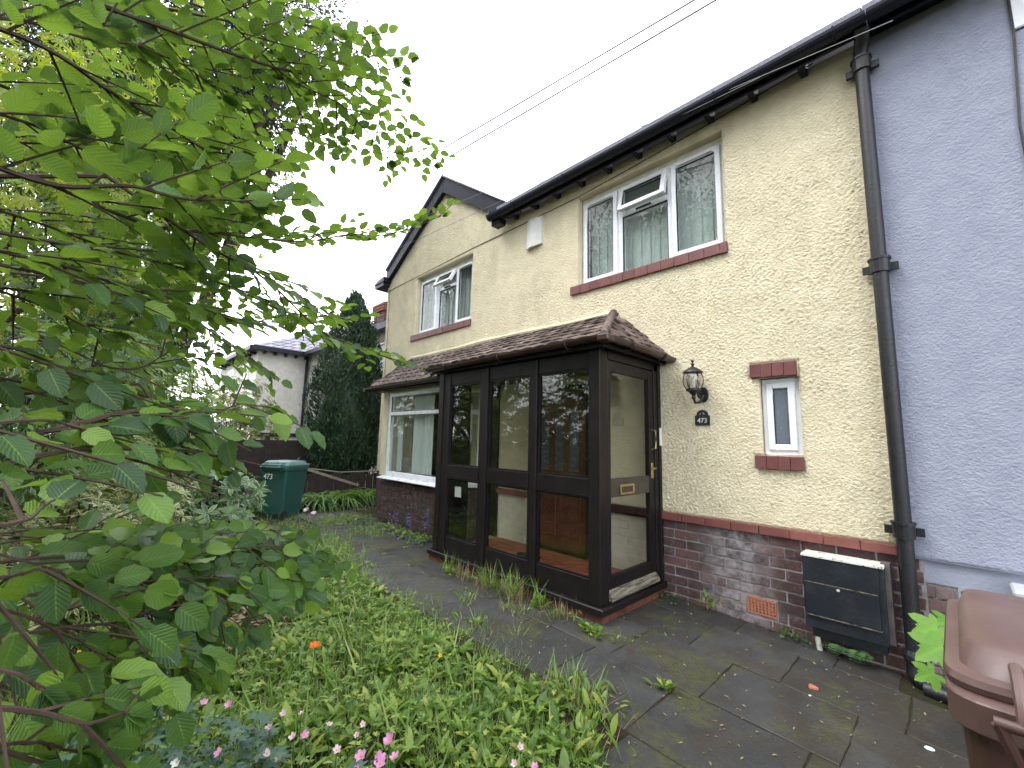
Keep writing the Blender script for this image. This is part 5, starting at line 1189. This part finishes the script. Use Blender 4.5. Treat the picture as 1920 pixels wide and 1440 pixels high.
lv = Leaves(); road_tips = list(crown(lv, (0, 0, 7.6), (4.0, 3.4, 5.2), 800, 42, .16, .44, .2, .5, .8)); road_me, road_c = leaf_mesh('crown', ['ellip_lo'], lv, 'leaf_far')
for k, (x, y, sc, lb) in enumerate(((-15.5, -11.0, .92, 'tree farthest left of those mirrored in the panes'), (-8.5, -13.0, 1.1, 'tree mirrored in the gable window'), (-2.5, -13.5, 1.0, 'tree mirrored in the wide upstairs window'), (4.0, -14, 1.05, 'rightmost tree mirrored in the upstairs panes'))):
    t = thing('roadside_tree', lb, 'tree', (x, y, 0), 'trees across the road'); m = Matrix.Translation((x, y, 0)) @ Matrix.Rotation(k*1.7, 4, 'Z') @ Matrix.Scale(sc, 4)
    tag(put('crown', road_me, t, m @ Matrix.Translation(road_c)), kind='stuff'); limbs(t, (x, y, 0), [np.array(m @ Vector(q)) for q in road_tips], .2, 'trunk', 'bark', 14)

# shrubs down the garden
def shrub(name, label, cat, parts, tps, mat, size, per, n_obj=0, low=None, lift=.35, shell=.72):
    b = parts[0][0]; t = thing(name, label, cat, (b[0], b[1], 0)); lv = Leaves(); tips = []
    for c, rad, n in parts: tips += rosettes(lv, c, rad, n, per, size, shell, lift)
    limbs(t, (b[0], b[1], -.05), tips, .022, 'stems', 'bark', 22); dress(lv, tps, mat, t, n_obj, low); return t
shrub('rhododendron', 'large yellow-green rhododendron behind the beech branches at left', 'shrub',
      [((-6.6, -4.7, 1.45), (1.3, .9, 1.2), 620), ((-8.0, -4.2, 1.7), (1.2, .8, 1.2), 560), ((-5.6, -5.6, 1.6), (1.2, .9, 1.3), 420), ((-9.3, -3.3, 1.5), (.9, .7, 1.1), 360)], ['ellip'], 'leaf_rhodo', .115, 8)
shrub('variegated_shrub', 'cream-edged variegated shrub low down under the beech branches', 'shrub',
      [((-5.2, -4.25, .45), (.8, .5, .55), 300), ((-6.0, -3.8, .48), (.75, .5, .6), 280), ((-4.5, -4.65, .40), (.7, .5, .5), 220)], ['spoon'], 'leaf_varieg', .088, 7, 300)
shrub('spotted_laurel', 'dark glossy pale-edged laurel left of the green bin', 'shrub',
      [((-6.7, -3.0, .45), (.8, .55, .58), 260), ((-7.35, -3.0, .48), (.65, .45, .62), 220)], ['ellip'], 'leaf_aucuba', .125, 6, 200)
shrub('round_shrub', 'round golden-tipped shrub in front of the pale neighbouring house', 'shrub',
      [((-13.2, -1.55, 2.15), (.95, .8, .75), 300), ((-12.9, -1.2, 1.3), (1.0, .9, .75), 240)], ['ellip_lo'], 'leaf_shrub', .10, 7)
shrub('hedge_bush', 'dark bush filling the gap behind the wooden fence', 'shrub', [((-12.5, -2.6, .9), (.8, 1.0, .9), 240), ((-12.3, .2, .8), (.5, .7, .7), 120)], ['ellip_lo'], 'leaf_far', .12, 7)
shrub('golden_bush', 'golden-leaved bush at the garden front mirrored in the bay window', 'shrub', [((-11.4, -4.1, 1.5), (.9, .6, .75), 200)], ['ellip'], 'leaf_maple', .13, 7)
shrub('garden_hedge', 'tall green hedge along the garden front mirrored in the porch glass', 'hedge', [((-3.5, -7.3, 1.1), (1.5, .7, 1.2), 260), ((-6.2, -7.2, 1.2), (1.5, .7, 1.3), 260), ((-9.0, -7.4, 1.1), (1.5, .7, 1.2), 240), ((-.8, -7.4, 1.0), (1.5, .7, 1.1), 200), ((2.2, -7.5, 1.0), (1.5, .7, 1.1), 180)], ['ellip'], 'leaf_aucuba', .14, 7)
for k, (x, y, lb) in enumerate(((-12.8, -4.6, 'tall loose yellow-green bush deep in the garden behind the rhododendron'), (-15.5, -6.2, 'yellow-green bush at the far garden boundary'), (-14.5, -3.2, 'leafy bush left of the pale neighbouring house'), (-17.5, -9.0, 'farthest bush beyond the garden boundary'))):
    shrub('boundary_bush', lb, 'shrub', [((x, y, 1.9), (1.5, 1.3, 1.5), 300), ((x+.5, y-.6, .9), (1.5, 1.4, 1.0), 160)], ['ellip_lo'], 'leaf_rhodo' if k % 2 == 0 else 'leaf_shrub', .15, 7)
dk = thing('dark_evergreen', 'dark small-leaved evergreen in the shade behind the beech branches', 'shrub', (-4.2, -5.1, 0)); lv = Leaves(); tp = []
for q, rad, n in ((pix(60, 560, 4.3), (.9, .7, 1.1), 90), (pix(180, 420, 4.6), (.9, .7, .7), 70), (pix(40, 800, 4.0), (.8, .6, .6), 50), (pix(250, 640, 5.2), (.6, .5, .5), 26)): tp += list(crown(lv, q, rad, n, 42, .06, .14, .3, .3, .8))
limbs(dk, (-4.2, -5.1, -.05), tp, .02, 'stems', 'bark', 14); me, c = leaf_mesh('foliage', ['ellip_lo'], lv, 'leaf_aucuba'); tag(put('foliage', me, dk, Matrix.Translation(c)), kind='stuff')
# cypress: dense upright sprays
cyp = thing('cypress_tree', 'tall dense dark green conical cypress beside the cream house', 'tree', (-11.0, .55, 0))
CL = Leaves(); cx0, cy0, ch_ = -11.0, .52, 5.05
for i in range(1700):
    t = rng.random()**.9; z = .2+t*(ch_-.3); prof_r = np.interp(t, [0, .12, .35, .6, .8, .92, 1], [.62, .86, .92, .78, .50, .24, .03]); a = rng.random()*6.28
    r_ = prof_r*(.86+.14*rng.random())*(1+.09*math.sin(a*5+z*2.2)+.06*math.sin(a*11-z*4)); o = np.array([math.cos(a), math.sin(a), 0]); p = np.array([cx0, cy0, z])+o*r_; m = 17; h = rng.uniform(.22, .42)
    g = rng.random(m); q = p+np.outer(g, np.array([0, 0, h])+o*.05)+rng.normal(0, 1, (m, 3))*(.055*(1-g)+.012)[:, None]
    CL.ext(q, norm(o*.35+np.array([0, 0, 1])+rng.normal(0, .30, (m, 3))), norm(o+rng.normal(0, .6, (m, 3))), rng.uniform(.06, .12, m))
MB().tube([(cx0, cy0, -.1), (cx0, cy0, 4.5)], [.12, .01], 8).build('trunk', 'bark', cyp)
cc = MB(); cc.lathe([(.40, .3), (.70, .8), (.74, 1.8), (.62, 2.8), (.40, 3.6), (.12, 4.3), (.02, 4.7)], (cx0, cy0, 0), 16); cc.build('inner_sprays', 'leaf_cypress', cyp, 0, True)
me, c = leaf_mesh('crown', ['ellip_lo', 'lance'], CL, 'leaf_cypress'); tag(put('crown', me, cyp, Matrix.Translation(c)), kind='stuff')

# strap-leaved clumps round the bin
def strap_clump(x, y, n, L, label, name='daylily', mat='leaf_strap'):
    t = thing(name, label, 'plant', (x, y, Gf(x, y)-.02)); lv = Leaves(); 
    for i in range(n):
        a = rng.random()*6.28; e = rng.uniform(.4, 1.5); d = norm([math.cos(a), math.sin(a), e*.55]); lv.add((x+rng.normal(0, .07), y+rng.normal(0, .07), Gf(x, y)-.02), d, norm([-math.cos(a)*.6, -math.sin(a)*.6, 1]), L*rng.uniform(.65, 1.15))
    me, c = leaf_mesh('leaves', ['strap'], lv, mat); tag(put('leaves', me, t, Matrix.Translation(c)), kind='stuff'); return t
SC = [(-8.95, -.75, 'strap-leaved clump just right of the green bin'), (-9.0, -.25, 'strap-leaved clump in the middle of the bed beside the bin'), (-9.05, .25, 'strap-leaved clump nearest the bay window'), (-9.2, -1.15, 'strap-leaved clump directly behind the green bin'), (-9.15, .75, 'strap-leaved clump behind the bay window corner'),
      (-8.9, -2.35, 'grassy clump just left of the green bin'), (-9.6, -2.7, 'grassy clump farther back left of the green bin'), (-9.3, -2.0, 'grassy clump half hidden behind the green bin')]
for x, y, lb in SC: strap_clump(x, y, 120, .82, lb)
for x, y, n, L, lb in ((-1.62, -3.62, 26, .55, 'iris-like clump of broad strap leaves at lower left'), (-1.95, -3.95, 22, .6, 'taller clump of strap leaves at the left edge')): strap_clump(x, y, n, L, lb, 'iris_plant', 'leaf_grass')
# ------------------------------------------------------------------ lawn and weeds
def in_lawn(x, y): return (y < lawn_edge(x)+.12+.12*np.sin(x*6)*np.sin(x*2.3)+.07*np.sin(x*17)+.05*rng.normal(size=np.shape(x))) & (x < -.95)
def scatter(n, x0, x1, y0, y1, fn=in_lawn, bias=1.0):
    x = x0+(x1-x0)*rng.random(n)**bias; y = y0+(y1-y0)*rng.random(n); k = fn(x, y); return x[k], y[k]
def bare(x, y): return (((x+4.35)/.75)**2+((y+3.35)/.35)**2 < 1)
def blades(lv, x, y, L, lean=.5):
    n = len(x); a = rng.random(n)*6.28; e = rng.uniform(.15, 1.0, n)*lean; d = np.stack([np.cos(a)*e, np.sin(a)*e, np.ones(n)], 1)
    nn = np.stack([-np.cos(a), -np.sin(a), .4*np.ones(n)], 1); lv.ext(np.stack([x, y, G(x, y)-.03], 1), d, nn, L*rng.uniform(.5, 1.3, n))
GL = Leaves()
x, y = scatter(52000, -.95, -4.2, -4.4, -2.1, bias=1.3); k = ~bare(x, y) & (np.sin(x*4.1+y*2)+np.sin(y*5.7-x*2.2)+rng.normal(0, .8, len(x)) > -1.1); blades(GL, x[k], y[k], .085, 1.1)
x, y = scatter(9000, -4, -10, -4.4, -1.3); k = ~bare(x, y); blades(GL, x[k], y[k], .13, .8)
x, y = scatter(1300, -1, -8, -4.4, -1.5); blades(GL, x, y, .24, 1.0)
me, c = leaf_mesh('lawn_grass', ['blade', (TPL['blade'][0]*np.array([1.7, 1, 1.6]), TPL['blade'][1], TPL['blade'][2])], GL, 'leaf_grass'); tag(put('lawn_grass', me, None, Matrix.Translation(c)), 'rough green lawn grass in front of the path', 'grass', None, 'stuff')
# low broad-leaved weeds in the lawn
def weed_rosette(lv, x, y, n, L, lift=.6, z=None):
    z = Gf(x, y)-.015 if z is None else z; a0 = rng.random()*6.28
    for i in range(n):
        a = a0+i*2.4+rng.normal(0, .2); e = lift*rng.uniform(.3, 1.8); h = np.array([math.cos(a), math.sin(a), 0]); lv.add((x+rng.normal(0, .006), y+rng.normal(0, .006), z), norm(h+np.array([0, 0, e])), norm(np.array([0, 0, 1])-h*e*.7+rng.normal(0, .15, 3)), L*rng.uniform(.55, 1.2))
WL_ = Leaves()
x, y = scatter(1600, -1.0, -6.5, -4.3, -2.0, bias=1.25)
for a, b in zip(x, y):
    if not bare(a, b): weed_rosette(WL_, a, b, rng.integers(4, 9), rng.uniform(.05, .13), .9)
me, c = leaf_mesh('lawn_weeds', ['lance', 'ellip', 'spoon'], WL_, 'leaf_weed'); tag(put('lawn_weeds', me, None, Matrix.Translation(c)), 'broad-leaved weeds mixed through the lawn', 'weeds', None, 'stuff')
CLV = Leaves()
x, y = scatter(3600, -1.0, -7.5, -4.3, -1.6, bias=1.2)
for a, b in zip(x, y):
    h = rng.uniform(.02, .10)
    if bare(a, b) and rng.random() < .9: continue
    weed_rosette(CLV, a, b, 3, rng.uniform(.022, .05), .25, Gf(a, b)+h)
me, c = leaf_mesh('ground_cover', ['lobed', 'ellip'], CLV, 'leaf_weed'); tag(put('ground_cover', me, None, Matrix.Translation(c)), 'small round and lobed leaves creeping through the lawn', 'ground cover', None, 'stuff')
# ragged fringe where the lawn creeps over the paving
FR, FW = Leaves(), Leaves()
for i in range(260):
    x = rng.uniform(-6.5, -1.75); y = float(lawn_edge(x))+.06+abs(rng.normal(0, .17))
    if y > -1.3: continue
    m = rng.integers(5, 26); px_, py_ = x+rng.normal(0, .05, m), y+rng.normal(0, .04, m); blades(FR, px_, py_, rng.uniform(.05, .13), 1.3)
    if rng.random() < .55: weed_rosette(FW, x, y, rng.integers(4, 9), rng.uniform(.03, .085), .6)
me, c = leaf_mesh('fringe_grass', ['blade'], FR, 'leaf_grass'); tag(put('fringe_grass', me, None, Matrix.Translation(c)), 'ragged grass creeping over the edge of the paving', 'grass', None, 'stuff')
me, c = leaf_mesh('fringe_weeds', ['spoon', 'lobed'], FW, 'leaf_weed'); tag(put('fringe_weeds', me, None, Matrix.Translation(c)), 'low weeds creeping over the edge of the paving', 'weeds', None, 'stuff')
# dry litter on the bare patch and in the joints
DL = Leaves()
for i in range(900):
    x, y = -4.35+rng.normal(0, .42), -3.35+rng.normal(0, .2); a = rng.random()*6.28; DL.add((x, y, Gf(x, y)+.015+.08*math.exp(-((x+4.6))**2-((y+3.5)/.6)**2)), norm([math.cos(a), math.sin(a), rng.normal(0, .15)]), norm([rng.normal(0, .3), rng.normal(0, .3), 1]), rng.uniform(.03, .12))
for i in range(2600):
    x, y = rng.uniform(-5, .3), rng.uniform(-2.9, -.1); 
    if x < -2.1 and y > -1.2: continue
    a = rng.random()*6.28; DL.add((x, y, Gf(x, y)+.010), norm([math.cos(a), math.sin(a), 0]), norm([rng.normal(0, .3), rng.normal(0, .3), 1]), rng.uniform(.006, .03))
me, c = leaf_mesh('dry_litter', ['blade', 'ellip_lo'], DL, 'leaf_dry'); tag(put('dry_litter', me, None, Matrix.Translation(c)), 'dry brown litter on the bare earth and paving', 'litter', None, 'stuff')
# moss and seedlings in the joints
JL = Leaves()
for (x0, x1, y0, y1) in FLAGS:
    for i in range(16):
        if rng.random() < .5: x, y = rng.uniform(x0, x1), y0+rng.normal(0, .012)
        else: x, y = x0+rng.normal(0, .012), rng.uniform(y0, y1)
        if (-4.6 < x < -2.05 and y > -1.17) or math.sin(x*3.3+y*5.1)+rng.normal(0, .6) < .1: continue
        for _ in range(rng.integers(1, 4)): weed_rosette(JL, x+rng.normal(0, .03), y+rng.normal(0, .012), rng.integers(3, 7), rng.uniform(.012, .05)*(1.2 if x < -1.6 else .6), .6)
me, c = leaf_mesh('joint_seedlings', ['spoon', 'lance'], JL, 'leaf_weed'); tag(put('joint_seedlings', me, None, Matrix.Translation(c)), 'tiny seedlings and moss growing in the paving joints', 'weeds', None, 'stuff')

# single weed clumps that stand out
def weed_clump(x, y, spec, label, cat='weed', name='weed_clump', z=None):
    """spec: list of (kind, n, length, lean, mat, spread)"""
    z = Gf(x, y)-.01 if z is None else z; t = thing(name, label, cat, (x, y, z))
    for kind, n, L, lean, mat, spr in spec:
        lv = Leaves()
        for i in range(n):
            a = rng.random()*6.28; e = lean*rng.uniform(.2, 1.4); h = np.array([math.cos(a), math.sin(a), 0]); p = np.array([x, y, z])+np.array([rng.normal(0, spr), rng.normal(0, spr*.7), 0])
            if kind in ('lobed', 'petal', 'ellip'): p[2] += rng.uniform(.02, L*1.6)
            lv.add(p, norm(h*e+np.array([0, 0, 1 if kind not in ('lobed',) else .3])), norm(np.array([0, 0, 1])-h*(.7 if kind != 'lobed' else .1)+rng.normal(0, .15, 3)), L*rng.uniform(.5, 1.2))
        me, c = leaf_mesh('leaves' if not mat.startswith('petal') else 'flowers', [kind], lv, mat); tag(put('leaves' if not mat.startswith('petal') else 'flowers', me, t, Matrix.Translation(c)), kind='stuff')
    return t
GR = lambda n, L, m='leaf_grass', s=.05: ('blade', n, L, .7, m, s)
weed_clump(-2.06, -1.27, [('lobed', 34, .045, .8, 'leaf_weed', .07), ('spoon', 26, .10, 1.3, 'leaf_weed', .05)], 'leafy green weed at the front corner of the porch')
weed_clump(-3.02, -1.22, [GR(90, .30), GR(130, .20, 'leaf_dry', .12), ('lance', 24, .10, .9, 'leaf_weed', .07)], 'tall tuft of grass against the middle of the porch base')
weed_clump(-3.35, -1.20, [GR(70, .26), GR(90, .17, 'leaf_dry', .10), ('lobed', 14, .04, .8, 'leaf_weed', .06)], 'grass tuft left of the tall one at the porch base')
weed_clump(-2.68, -1.20, [('spoon', 26, .12, .9, 'leaf_weed', .035), GR(22, .25)], 'bright broad-leaved weed right of the grass tufts at the porch base')
weed_clump(-3.95, -1.24, [GR(40, .24), ('lobed', 26, .045, .8, 'leaf_weed', .05)], 'small grassy weed near the left end of the porch base')
weed_clump(-2.40, -1.24, [GR(50, .16, 'leaf_dry', .09), GR(40, .14, 'leaf_grass', .08), ('lobed', 26, .04, .8, 'leaf_weed', .08)], 'low dry grass along the porch base near its front corner')
weed_clump(-3.68, -1.22, [GR(60, .18, 'leaf_dry', .09), ('lobed', 30, .04, .8, 'leaf_weed', .08)], 'dry tangled weed left of the two grass tufts at the porch base')
weed_clump(-2.75, -1.42, [GR(60, .12, 'leaf_dry', .10), GR(40, .14, 'leaf_grass', .09), ('spoon', 16, .06, 1.2, 'leaf_weed', .07)], 'low straggly weed on the paving before the porch grass')
weed_clump(-3.2, -1.62, [GR(34, .13, 'leaf_grass', .05), ('ellip', 12, .05, .8, 'leaf_weed', .05)], 'sprawling seedling alone on the paving left of the porch corner')
weed_clump(-2.75, -1.85, [GR(40, .15, 'leaf_grass', .07), GR(26, .12, 'leaf_dry', .07), ('lobed', 12, .04, .8, 'leaf_weed', .05)], 'wispy weed on the paving at the lawn edge')
weed_clump(-1.62, -2.03, [GR(150, .20, 'leaf_grass', .13), GR(50, .16, 'leaf_dry', .12), ('spoon', 40, .12, .9, 'leaf_weed', .12), ('lobed', 24, .045, .8, 'leaf_weed', .12)], 'wide patch of grass and dandelion in the paving at lower centre')
weed_clump(-1.42, -2.30, [('spoon', 34, .13, 1.1, 'leaf_weed', .09), GR(50, .16, 'leaf_grass', .10), GR(40, .12, 'leaf_dry', .10)], 'dandelion clump nearest the camera beside the paving')
weed_clump(-1.34, -1.50, [('spoon', 16, .10, 1.3, 'leaf_weed', .03)], 'flat pale dandelion lying over a paving joint')
weed_clump(-1.88, -1.20, [GR(26, .07, 'leaf_grass', .05), ('spoon', 10, .04, 1.2, 'leaf_weed', .04)], 'tiny moss tuft right of the porch corner weed')
weed_clump(-1.95, -.12, [('lobed', 40, .03, .8, 'leaf_fern', .10)], 'creeping small-leaved weed where the porch meets the brick plinth')
weed_clump(-1.62, -.09, [('ellip', 14, .08, 1.0, 'leaf_weed', .04)], 'broad pale seedling against the brick plinth')
weed_clump(-1.02, -.08, [('lobed', 46, .035, .7, 'leaf_fern', .07), ('ellip', 10, .05, .9, 'leaf_fern', .05)], 'dark leafy weed between the air brick and meter box')
weed_clump(-7.0, -.78, [('lobed', 90, .05, .7, 'leaf_blue', .14), ('ellip', 40, .05, .9, 'leaf_weed', .14)], 'leafy green plant at the left foot of the bay', 'plant')
weed_clump(-7.45, -.75, [('lobed', 160, .05, .7, 'leaf_weed', .22), GR(120, .16, 'leaf_grass', .2)], 'pale creeping plant left of the bay base', 'plant')
for x, lb in ((-5.85, 'bellflower clump with lilac spikes against the bay bricks'), (-5.45, 'bellflower clump beside the left porch post'), (-6.35, 'bellflower clump farther left along the bay')):
    t = weed_clump(x, -.70, [('lobed', 150, .055, .7, 'leaf_weed', .12), ('petal', 130, .026, .8, 'petal_lilac', .12)], lb, 'flower', 'bellflower')
    lv = Leaves(); mb = MB()
    for k in range(3):
        h = rng.uniform(.25, .5); b = np.array([x+rng.normal(0, .06), -.66, 0]); tp_ = b+np.array([rng.normal(0, .04), .05, h]); mb.tube([b, tp_], .0025, 4)
        for i in range(16): q = b+(tp_-b)*rng.uniform(.35, 1); lv.add(q+rng.normal(0, .012, 3), norm(rng.normal(size=3)), norm(rng.normal(size=3)), .024)
    mb.build('stem', 'leaf_fern', t); me, c = leaf_mesh('spikes', ['petal'], lv, 'petal_lilac'); tag(put('spikes', me, t, Matrix.Translation(c)), kind='stuff')
for x, y, lb in ((-5.35, -2.05, 'grass tuft in the path edge before the bay'), (-5.95, -1.85, 'grass tuft farther along the path edge'), (-7.4, -1.2, 'mossy tuft in the path near the green bin'), (-6.3, -1.05, 'mossy tuft in the path before the bay flowers')):
    weed_clump(x, y, [GR(220, .17, 'leaf_grass', .20), ('lobed', 90, .04, .7, 'leaf_weed', .22)], lb)
# fern under the meter box
fe = thing('fern', 'small fern growing under the black meter box', 'fern', (-.62, -.09, -.06))
lv = Leaves()
for k in range(9):
    a = rng.uniform(-2.9, -.2); L = rng.uniform(.14, .24); h = np.array([math.cos(a), math.sin(a)*.8, .55]); h = norm(h); b = np.array([-.62+rng.normal(0, .05), -.06, -.07+.06])
    for i in range(9):
        t_ = (i+1)/9; p = b+h*L*t_-np.array([0, 0, .12*t_*t_]); s_ = .042*math.sin(math.pi*min(1, t_*.85+.15))+.012
        for sg in (-1, 1): lv.add(p, norm(np.cross(h, [0, 0, 1])*sg+h*.4), norm(np.array([0, -.4, 1])), s_)
me, c = leaf_mesh('fronds', ['lance'], lv, 'leaf_fern'); tag(put('fronds', me, fe, Matrix.Translation(c)), kind='stuff')
# sycamore seedling by the drainpipe
sy = thing('sycamore_seedling', 'bright green lobed-leaf seedling between drainpipe and brown bin', 'plant', (-.02, -.30, -.10))
SL = Leaves(); mb = MB(); b = np.array([-.02, -.25, -.10])
for px, py, d, s_, ang in ((1758, 1176, 3.35, .16, 1.9), (1768, 1212, 3.30, .18, 2.2), (1752, 1262, 3.5, .125, 2.0), (1785, 1168, 3.5, .12, .6), (1790, 1232, 3.2, .12, -.5)):
    q = pix(px, py, d); h = norm([-math.sin(ang)*.8, -.5, math.cos(ang)*.3-.25]); SL.add(q, h, norm([.1, -.75, .6]), s_); mb.tube(smooth_path([b, (b+q)/2+np.array([.05, 0, .1]), q], 8), .003, 5)
leaf_objects(SL, range(5), ['syc'], 'leaf_syc', sy); mb.build('stem', 'twig', sy)

# ------------------------------------------------------------------ flowers
def flower(x, y, h, mat, L, n, label, name, cat='flower', group=None, leaf=None, z0=None):
    z = Gf(x, y)-.02 if z0 is None else z0; t = thing(name, label, cat, (x, y, z), group); top = np.array([x+rng.normal(0, .015), y+rng.normal(0, .015), z+h])
    MB().tube([(x, y, z), ((x+top[0])/2+.01, (y+top[1])/2, z+h*.55), top], [.0028, .0024, .0018], 5).build('stem', 'leaf_fern', t)
    lv = Leaves(); ax = norm([.35+rng.normal(0, .2), -.35+rng.normal(0, .2), .8]); xx = norm(np.cross(ax, [.2, .6, .1])); yy = np.cross(ax, xx)
    for i in range(n):
        a = i*6.283/n; hh = xx*math.cos(a)+yy*math.sin(a); lv.add(top+hh*.002, norm(hh+ax*.35), norm(ax-hh*.3), L*rng.uniform(.9, 1.1))
    leaf_objects(lv, range(n), ['petal'], mat, t, 'petal'); MB().lathe([(.001, 0), (L*.16, .002), (L*.12, .006), (.001, .008)], top, 8).build('flower_centre', 'petal_yellow' if mat != 'petal_yellow' else 'leaf_fern', t)
    if leaf:
        lf = Leaves()
        for i in range(leaf): weed_rosette(lf, x+rng.normal(0, .05), y+rng.normal(0, .05), 2, rng.uniform(.03, .05), .4, z+rng.uniform(.03, h*.6))
        me, c = leaf_mesh('leaves', ['lobed'], lf, 'leaf_weed'); tag(put('leaves', me, t, Matrix.Translation(c)), kind='stuff')
    return t
def ground_at(px, py, h):       # where the stem stands of a flower of height h seen at this pixel
    v = pray(px, py); k = (h-CAM[2])/v[2]; p = CAM+v*k; return p[0], p[1]
PK = [(433, 1338, 'petal_pink', .020), (366, 1336, 'petal_pink', .018), (575, 1396, 'petal_pink', .019), (618, 1370, 'petal_blush', .015), (500, 1380, 'petal_blush', .017), (478, 1373, 'petal_blush', .014), (528, 1360, 'petal_blush', .014), (560, 1358, 'petal_blush', .014), (550, 1392, 'petal_blush', .017), (410, 1415, 'petal_pink', .018), (507, 1418, 'petal_blush', .017), (530, 1420, 'petal_blush', .014), (690, 1365, 'petal_blush', .014), (625, 1403, 'petal_blush', .017), (660, 1390, 'petal_blush', .013),
      (975, 1378, 'petal_blush', .016), (1005, 1405, 'petal_pink', .016), (320, 1435, 'petal_white', .018), (960, 1400, 'petal_blush', .015), (735, 1385, 'petal_pink', .024), (728, 1398, 'petal_pink', .024), (740, 1412, 'petal_pink', .022), (693, 1405, 'petal_pink', .024), (700, 1418, 'petal_pink', .025), (712, 1412, 'petal_pink', .024), (668, 1435, 'petal_pink', .026), (682, 1438, 'petal_pink', .022)]
ORD = ['leftmost', 'second from left', 'third from left', 'fourth from left', 'fifth from left', 'sixth from left', 'seventh from left', 'eighth from left', 'ninth from left', 'tenth from left', 'eleventh from left', 'twelfth from left', 'thirteenth from left', 'fourteenth from left']
def pk_kind(mat, L): return {'petal_pink': 'small bright pink flower in the near lawn' if L < .0215 else 'larger bright pink flower in the cluster at the bottom of the lawn', 'petal_blush': 'pale blush flower in the near lawn', 'petal_white': 'white flower at the bottom of the lawn'}[mat]
PK.sort(); seen = {}
for px, py, mat, L in PK:
    kk = pk_kind(mat, L); seen[kk] = seen.get(kk, -1)+1; lab = kk+', '+ORD[seen[kk]]
    h = .16 if py < 1400 else .2; x, y = ground_at(px, py, h)
    flower(x, y, h, mat, L, 5, lab, 'cranesbill', 'flower', 'pink flowers in the lawn', 2)
x, y = ground_at(585, 1216, .26); flower(x, y, .26, 'petal_orange', .032, 6, 'single orange poppy standing in the lawn', 'poppy')
for k, (px, py, lb) in enumerate(((270, 1142, 'uppermost violet-blue flower by the bare earth'), (297, 1160, 'violet-blue flower just right of the uppermost one'), (306, 1272, 'violet-blue flower hanging under two bright beech leaves'), (325, 1330, 'lowest small violet-blue flower near the pink ones'))):
    h = .42 if k < 3 else .3; x, y = ground_at(px, py, h); flower(x, y, h, 'petal_blue', .034 if k < 3 else .022, 7, lb, 'columbine')
for k, (px, py) in enumerate(sorted(((98, 1172), (84, 1190), (72, 1208), (172, 1130), (160, 1225), (168, 1232), (178, 1180), (60, 1230), (225, 1195)))):
    h = .40; x, y = ground_at(px, py, h); flower(x, y, h, 'petal_yellow', .030, 5, 'yellow flower among the beech leaves at lower left, '+ORD[k], 'welsh_poppy', 'flower', 'yellow flowers at lower left', 2)
for k, (px, py) in enumerate(((822, 1224), (884, 1428))): x, y = ground_at(px, py, .12); flower(x, y, .12, 'petal_yellow', .014, 5, ('tiny yellow flower among pale leaves at the lawn edge', 'tiny yellow flower at the bottom of the near lawn')[k], 'buttercup', 'flower', None, 4)
for k, (px, py) in enumerate(((576, 955), (588, 962))): x, y = ground_at(px, py, .25); flower(x, y, .25, 'petal_blush', .05, 8, ('upper pale pink bloom beside the green bin', 'lower pale pink bloom beside the green bin')[k], 'peony')
# red blossoms on the shrub behind the branches
lv = Leaves()
rb = thing('red_blossom_shrub', 'thin shrub with red young leaves seen through the branches', 'shrub', (-8.2, -3.0, 0)); tips = []
for i in range(16):
    q = pix(rng.uniform(275, 375), rng.uniform(590, 650), 8.4); tips.append(q)
    for _ in range(3): lv.add(q+rng.normal(0, .05, 3), norm(rng.normal(size=3)), norm(rng.normal(size=3)), .05)
limbs(rb, (-8.2, -3.0, 0), tips, .012, 'stems', 'bark', 6); me, c = leaf_mesh('blossom', ['lance'], lv, 'petal_red'); tag(put('blossom', me, rb, Matrix.Translation(c)), kind='stuff')
# bluish lobed foliage at lower left
for x, y, lb in ((-1.25, -3.75, 'mound of blue-green lobed leaves at the bottom left corner'), (-1.55, -3.45, 'mound of blue-green lobed leaves below the beech leaves'), (-2.1, -3.75, 'mound of blue-green lobed leaves under the yellow flowers'), (-2.6, -4.0, 'mound of blue-green lobed leaves at the left edge')):
    z = Gf(x, y); t = thing('columbine_foliage', lb, 'plant', (x, y, z)); lv = Leaves()
    for i in range(170):
        a = rng.random()*6.28; r_ = .26*math.sqrt(rng.random()); p = (x+r_*math.cos(a), y+r_*math.sin(a), z+rng.uniform(.06, .34)*(1-r_*1.6)); h = norm([math.cos(a), math.sin(a), .1])
        lv.add(p, h, norm([rng.normal(0, .3), rng.normal(0, .3), 1]), rng.uniform(.04, .08))
    me, c = leaf_mesh('leaves', ['lobed'], lv, 'leaf_blue'); tag(put('leaves', me, t, Matrix.Translation(c)), kind='stuff')
# loose things on the paving
for px, py, mat, s_, lb in ((1523, 1292, 'airbrick', .035, 'small orange-red shard on the dark paving'), (1742, 1398, 'paper', .022, 'pale pebble near the brown bin'), (1518, 1306, 'white_plastic', .012, 'white chip beside the orange shard')):
    v = pray(px, py); k = (-.06-CAM[2])/v[2]; p = CAM+v*k; z = Gf(p[0], p[1])+.004; mb = MB(); n = 6; rr = [s_*random.uniform(.6, 1.1) for _ in range(n)]
    mb.extrude([(p[0]+rr[i]*math.cos(i*6.28/n), p[1]+rr[i]*.7*math.sin(i*6.28/n), z) for i in range(n)], (.002, .003, s_*.5)); tag(mb.build('pebble', mat, None, .003), lb, 'pebble')
